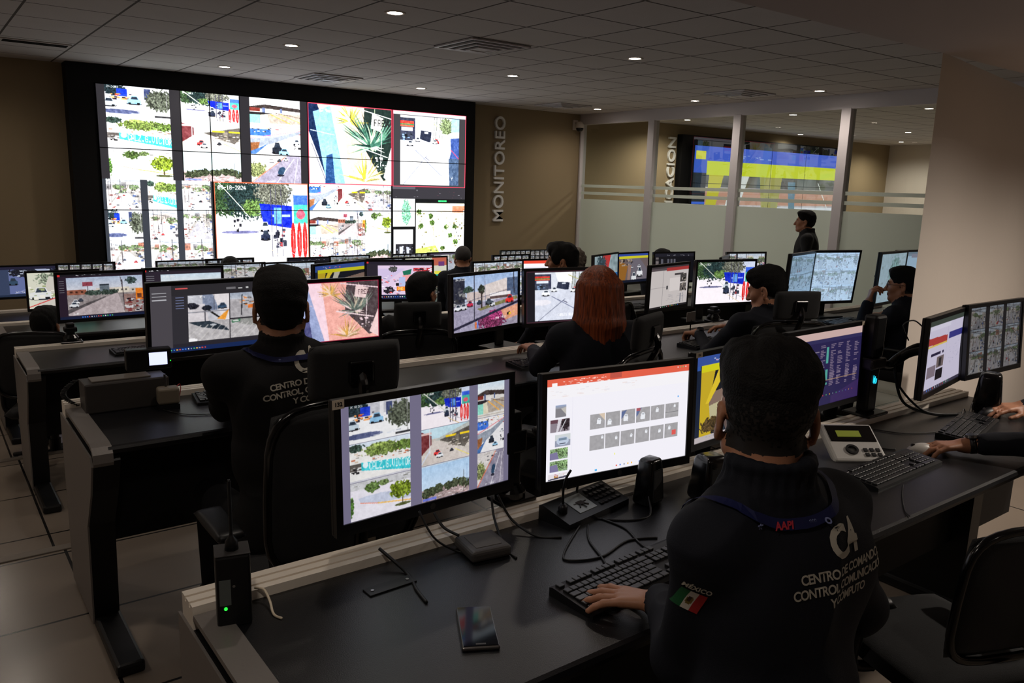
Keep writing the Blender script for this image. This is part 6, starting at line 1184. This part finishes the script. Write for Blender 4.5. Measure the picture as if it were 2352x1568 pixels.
lk = V3(.62, .75, -.25); lk /= np.linalg.norm(lk); rt_ = np.cross(lk, V3(0, 0, 1)); rt_ /= np.linalg.norm(rt_); up_ = np.cross(rt_, lk)
ca, sa = math.cos(-.22), math.sin(-.22); r2, u2 = rt_*ca+up_*sa, -rt_*sa+up_*ca
flag_patch(P1, S-V3(0, 0, .09)+V3(-.036, .012, 0), r2, u2, lk)

P2 = person('man in black C4 jacket with lanyard, back turned, in the second row', (.95, 2.51, -.415), 4, 20, dict(L=dict(w=(.93, 3.0, -.855), d=(.1, 1, -.1), thumb=(1, 0, 0)), R=dict(w=(1.2, 2.98, -.86), d=(0, 1, -.1), thumb=(-1, 0, 0))), pitch=4, hair='short', jacket=M_JACKC, res=.006, hipb=.05, floor=-1.65, hs=1.05, side=-.02)
F2, R2 = azv(math.radians(-14)); back_print(P2, P2['T']-F2*.15-V3(0, 0, .0)+R2*.02, R2*.98+V3(0, 0, .12), V3(0, 0, 1), F2, 1.05); lanyard(P2, neck_pts(P2, .098, -.012)); glasses(P2)
lan_text(P2, '*', -PI*.62, M_LPALE, .015)
P3 = person('man with glasses turned right, seated in front of a headrest behind the second desk', (2.38, 4.04, -.645), 15, 62, None, hair='short', res=.0075, floor=-1.80, jacket=M_JACKC); glasses(P3)
P4 = person('woman with long straight copper hair seated at the second desk', (2.39, 2.56, -.462), 18, 24, dict(L=dict(w=(2.42, 3.02, -.80), d=(.3, 1, .1), thumb=(1, -.2, 0)), R=dict(w=(2.75, 2.98, -.86), d=(-.2, 1, -.1), thumb=(-1, 0, 0))), hair='long', hair_m=M_RED, res=.0065, floor=-1.65, sw=.165, hs=.96)
P5 = person('dark-haired man in left profile behind the red-haired woman', (3.66, 4.30, -.515), -20, -50, dict(R=dict(w=(4.22, 4.62, -1.0), d=(.1, 1, -.1), thumb=(-1, 0, 0), curl=(.9, .9, .6))), pitch=2, hair='full', res=.0075, floor=-1.80)
P6 = person('person with grey curly hair half hidden behind the dark-haired man', (4.06, 4.62, -.60), 30, 55, None, hair='curly', hair_m=M_GREY, res=.009, floor=-1.80, eyes=False)
P7 = person('small grey-cropped man with his back turned, seated before the video wall', (4.28, 6.5, -.72), 32, 30, None, hair='crop', hair_m=mat('grey_crop', (44, 40, 38), .7, var=.2, vscale=200), res=.009, floor=-1.95, jacket=M_JACK, eyes=False)
P8 = person('person of whom only the dark round crown shows below the street view with flags', (2.59, 8.2, -.93), 5, 10, None, hair='full', res=.011, floor=-2.10, eyes=False)
P9 = person('person of whom only the brown crown shows above the black list monitor', (6.62, 6.08, -.775), 190, 195, None, hair='short', res=.011, floor=-1.95, eyes=True)
P10 = person('man in left profile looking down, seated before the street view with red flags', (3.75, 2.66, -.525), 22, -20, dict(L=dict(w=(3.74, 3.10, -.84), d=(.1, 1, -.15), thumb=(1, 0, 0), curl=(.7, .6, .5)), R=dict(w=(4.0, 3.02, -.82), d=(-.6, .8, .1), thumb=(-1, 0, 0))), pitch=16, hair='short', res=.006, floor=-1.65, watch='L', hs=1.03)
P11 = person('man with glasses and dark beard holding a hand to his mouth by the white wall', (5.43, 2.77, -.60), -8, -26, dict(L=dict(w=(5.30, 2.93, -.74), d=(.25, -.05, 1), n=(-.6, .6, 0), thumb=(.3, .3, 0), curl=(.7, .8, .6), hint=(-.4, .2, -1)), R=dict(w=(5.66, 2.98, -.85), d=(-.35, .9, -.1), thumb=(-1, 0, 0), curl=(.25, .25, .2))), pitch=4, hair='short', res=.006, floor=-1.65, hs=1.0); glasses(P11)
P12 = person('man standing in profile before the frosted glass, dark polo shirt', (8.0, 5.26, -.315), -32, -34, None, stand=True, hair='short', res=.008, floor=-1.80, jacket=mat('black_polo', (12, 12, 16), .8), hipb=.0)
P13 = person('person hunched in the dark at the far left desk, one ear catching light', (.68, 6.05, -1.01), 20, 30, None, hair='short', res=.009, floor=-1.95, jacket=M_JACKC, eyes=False)
P14 = person('person outside the right edge reaching in with both arms, watch on one wrist', (3.50, .66, -.40), -18, -40, dict(L=dict(w=(3.005, 1.285, -.862) if False else (2.945, 1.20, -.862), d=(-.78, .62, -.06), n=(0, .05, 1), thumb=(.5, .8, 0), curl=(.22, .3, .25), hint=(.5, -1, -.5)), R=dict(w=(3.71, 1.31, -.858), d=(-.86, .5, -.05), n=(0, -.1, 1), thumb=(-.4, -.9, 0), curl=(.2, .3, .25), hint=(1, -.2, -.7))), res=.006, floor=-1.65, watch='L', hipb=.06)

# ------------------------------------------------------------------ office chairs
def chair(x, y, az, label, seat=.46, back=.50, head=True, fl=None, hz=0.0, tilt=.10, sc=1.0):
    fl = floor_at(y) if fl is None else fl; t = thing('office_chair', label, 'chair', (x, y, fl), -math.radians(az), 'black office chairs')
    T = Matrix.Translation; RX = lambda a: Matrix.Rotation(a, 4, 'X')
    obj('seat', cushion(B(), .48, .46, .07, T((0, .02, seat)), .02), M_FABRIC, t, True)
    bk = T((0, -.22, seat+.13+back/2)) @ RX(PI/2-tilt*-1)
    obj('backrest', cushion(B(), .46, back, .035, T((0, -.24-tilt*.2, seat+.14+back/2)) @ RX(PI/2+tilt), .02), M_FABRIC, t, True)
    fr = B(); w, hh = .235, back/2+.01; c = T((0, -.255-tilt*.2, seat+.14+back/2)) @ RX(PI/2+tilt); pts = [c @ Vector((w*math.copysign(abs(math.cos(a))**.45, math.cos(a)), hh*math.copysign(abs(math.sin(a))**.45, math.sin(a)), 0)) for a in [2*PI*i/28 for i in range(29)]]
    tube(fr, pts, .011, 8, 0); tube(fr, [(0, -.05, seat-.03), (0, -.24, seat-.02), (0, -.33, seat+.12), (0, -.33-tilt*.3, seat+.35)], .02, 8); obj('back_frame', fr, M_GLOSSB, t, True)
    bm = B(); box(bm, -.03, .03, -.345-tilt*.5, -.34-tilt*.5+.003, seat+.13+back*.72, seat+.142+back*.72); obj('maker_tag', bm, M_EDGE, t)
    if head:
        zz = seat+.14+back+.10+hz; yy = -.30-tilt*(back+.1)*.9
        hd = obj('headrest', cushion(B(), .27, .15, .045, T((0, yy+.03, zz)) @ RX(PI/2+tilt*.5), .02), M_FABRIC, t, True)
        bm = B(); tube(bm, [(0, -.27-tilt*back, seat+.12+back*.9), (0, yy-.02, zz-.06), (0, yy, zz)], .014, 8); box(bm, -.035, .035, yy-.015, yy+.012, zz-.03, zz+.03, bev=.005); obj('headrest_bracket', bm, M_GLOSSB, t)
    for q in (-1, 1):
        bm = B(); tube(bm, [(q*.20, .0, seat-.03), (q*.27, .0, seat-.01), (q*.275, -.02, seat+.1), (q*.275, -.02, seat+.19)], .016, 8); obj('arm_post', bm, M_BLACK, t, True)
        obj('armrest', cushion(B(), .085, .25, .03, T((q*.275, .02, seat+.205)), .006), M_BLACK, t, True)
    bm = B(); cyl(bm, (0, 0, .07), (0, 0, seat-.05), .026); cyl(bm, (0, 0, .06), (0, 0, .2), .035); box(bm, -.1, .1, -.1, .1, seat-.07, seat-.03, bev=.01); obj('gas_post', bm, M_BLACK, t)
    for i in range(5):
        a = 2*PI*i/5+.3; v = Vector((math.cos(a), math.sin(a), 0)); bm = B(); tube(bm, [v*.03+Vector((0, 0, .10)), v*.16+Vector((0, 0, .095)), v*.29+Vector((0, 0, .075))], lambda u: .022-.009*u, 8, 4); lg = obj('leg', bm, M_BLACK, t, True)
        bm = B(); n = v.cross(Vector((0, 0, 1))); cyl(bm, v*.29+n*.022+Vector((0, 0, .03)), v*.29-n*.022+Vector((0, 0, .03)), .029); obj('caster', bm, M_BLACK, lg)
    return t
chair(.93, 2.25, 0, 'black office chair with wide headrest behind the man with the lanyard', seat=.44, back=.47)
c1 = bpy.data.objects['office_chair']; bm = B(); box(bm, .0, .042, -.356, -.353, .64, .67); obj('asset_label', bm, M_STICK, c1)
chair(1.12, .50, 2, 'black office chair under the man in the foreground', head=False, back=.30, seat=.44)
chair(2.28, 4.08, 15, 'black office chair with headrest behind the man turned right', seat=.43, back=.41)
chair(2.30, 2.56, -20, 'black office chair with rounded headrest right of the copper hair', seat=.43, back=.40)
chair(3.72, 2.66, 22, 'black office chair with flat-topped headrest behind the man looking down', seat=.43, back=.415)
chair(2.22, .92, 21, 'empty black office chair with curved shiny back edge at the lower right', head=False, seat=.40, back=.34)
chair(5.45, 2.6, -8, 'black office chair of the man in glasses, mostly behind the white wall', seat=.44, back=.44, head=False)
chair(3.54, .50, -18, 'black office chair just past the right edge', seat=.44, back=.44, head=False)
chair(3.7, 4.12, -20, 'black office chair under the dark-haired man in profile', seat=.44, back=.44, head=False); chair(4.28, 6.3, 32, 'black office chair of the small grey-cropped man', seat=.44, back=.4, head=False)
chair(4.1, 4.4, 30, 'black office chair of the person with grey curly hair', seat=.42, back=.4, head=False); chair(.66, 5.9, 20, 'black office chair at the dark far left desk', seat=.42, back=.4, head=False)
for o in list(bpy.data.objects):
    if '_o' in o: del o['_o']
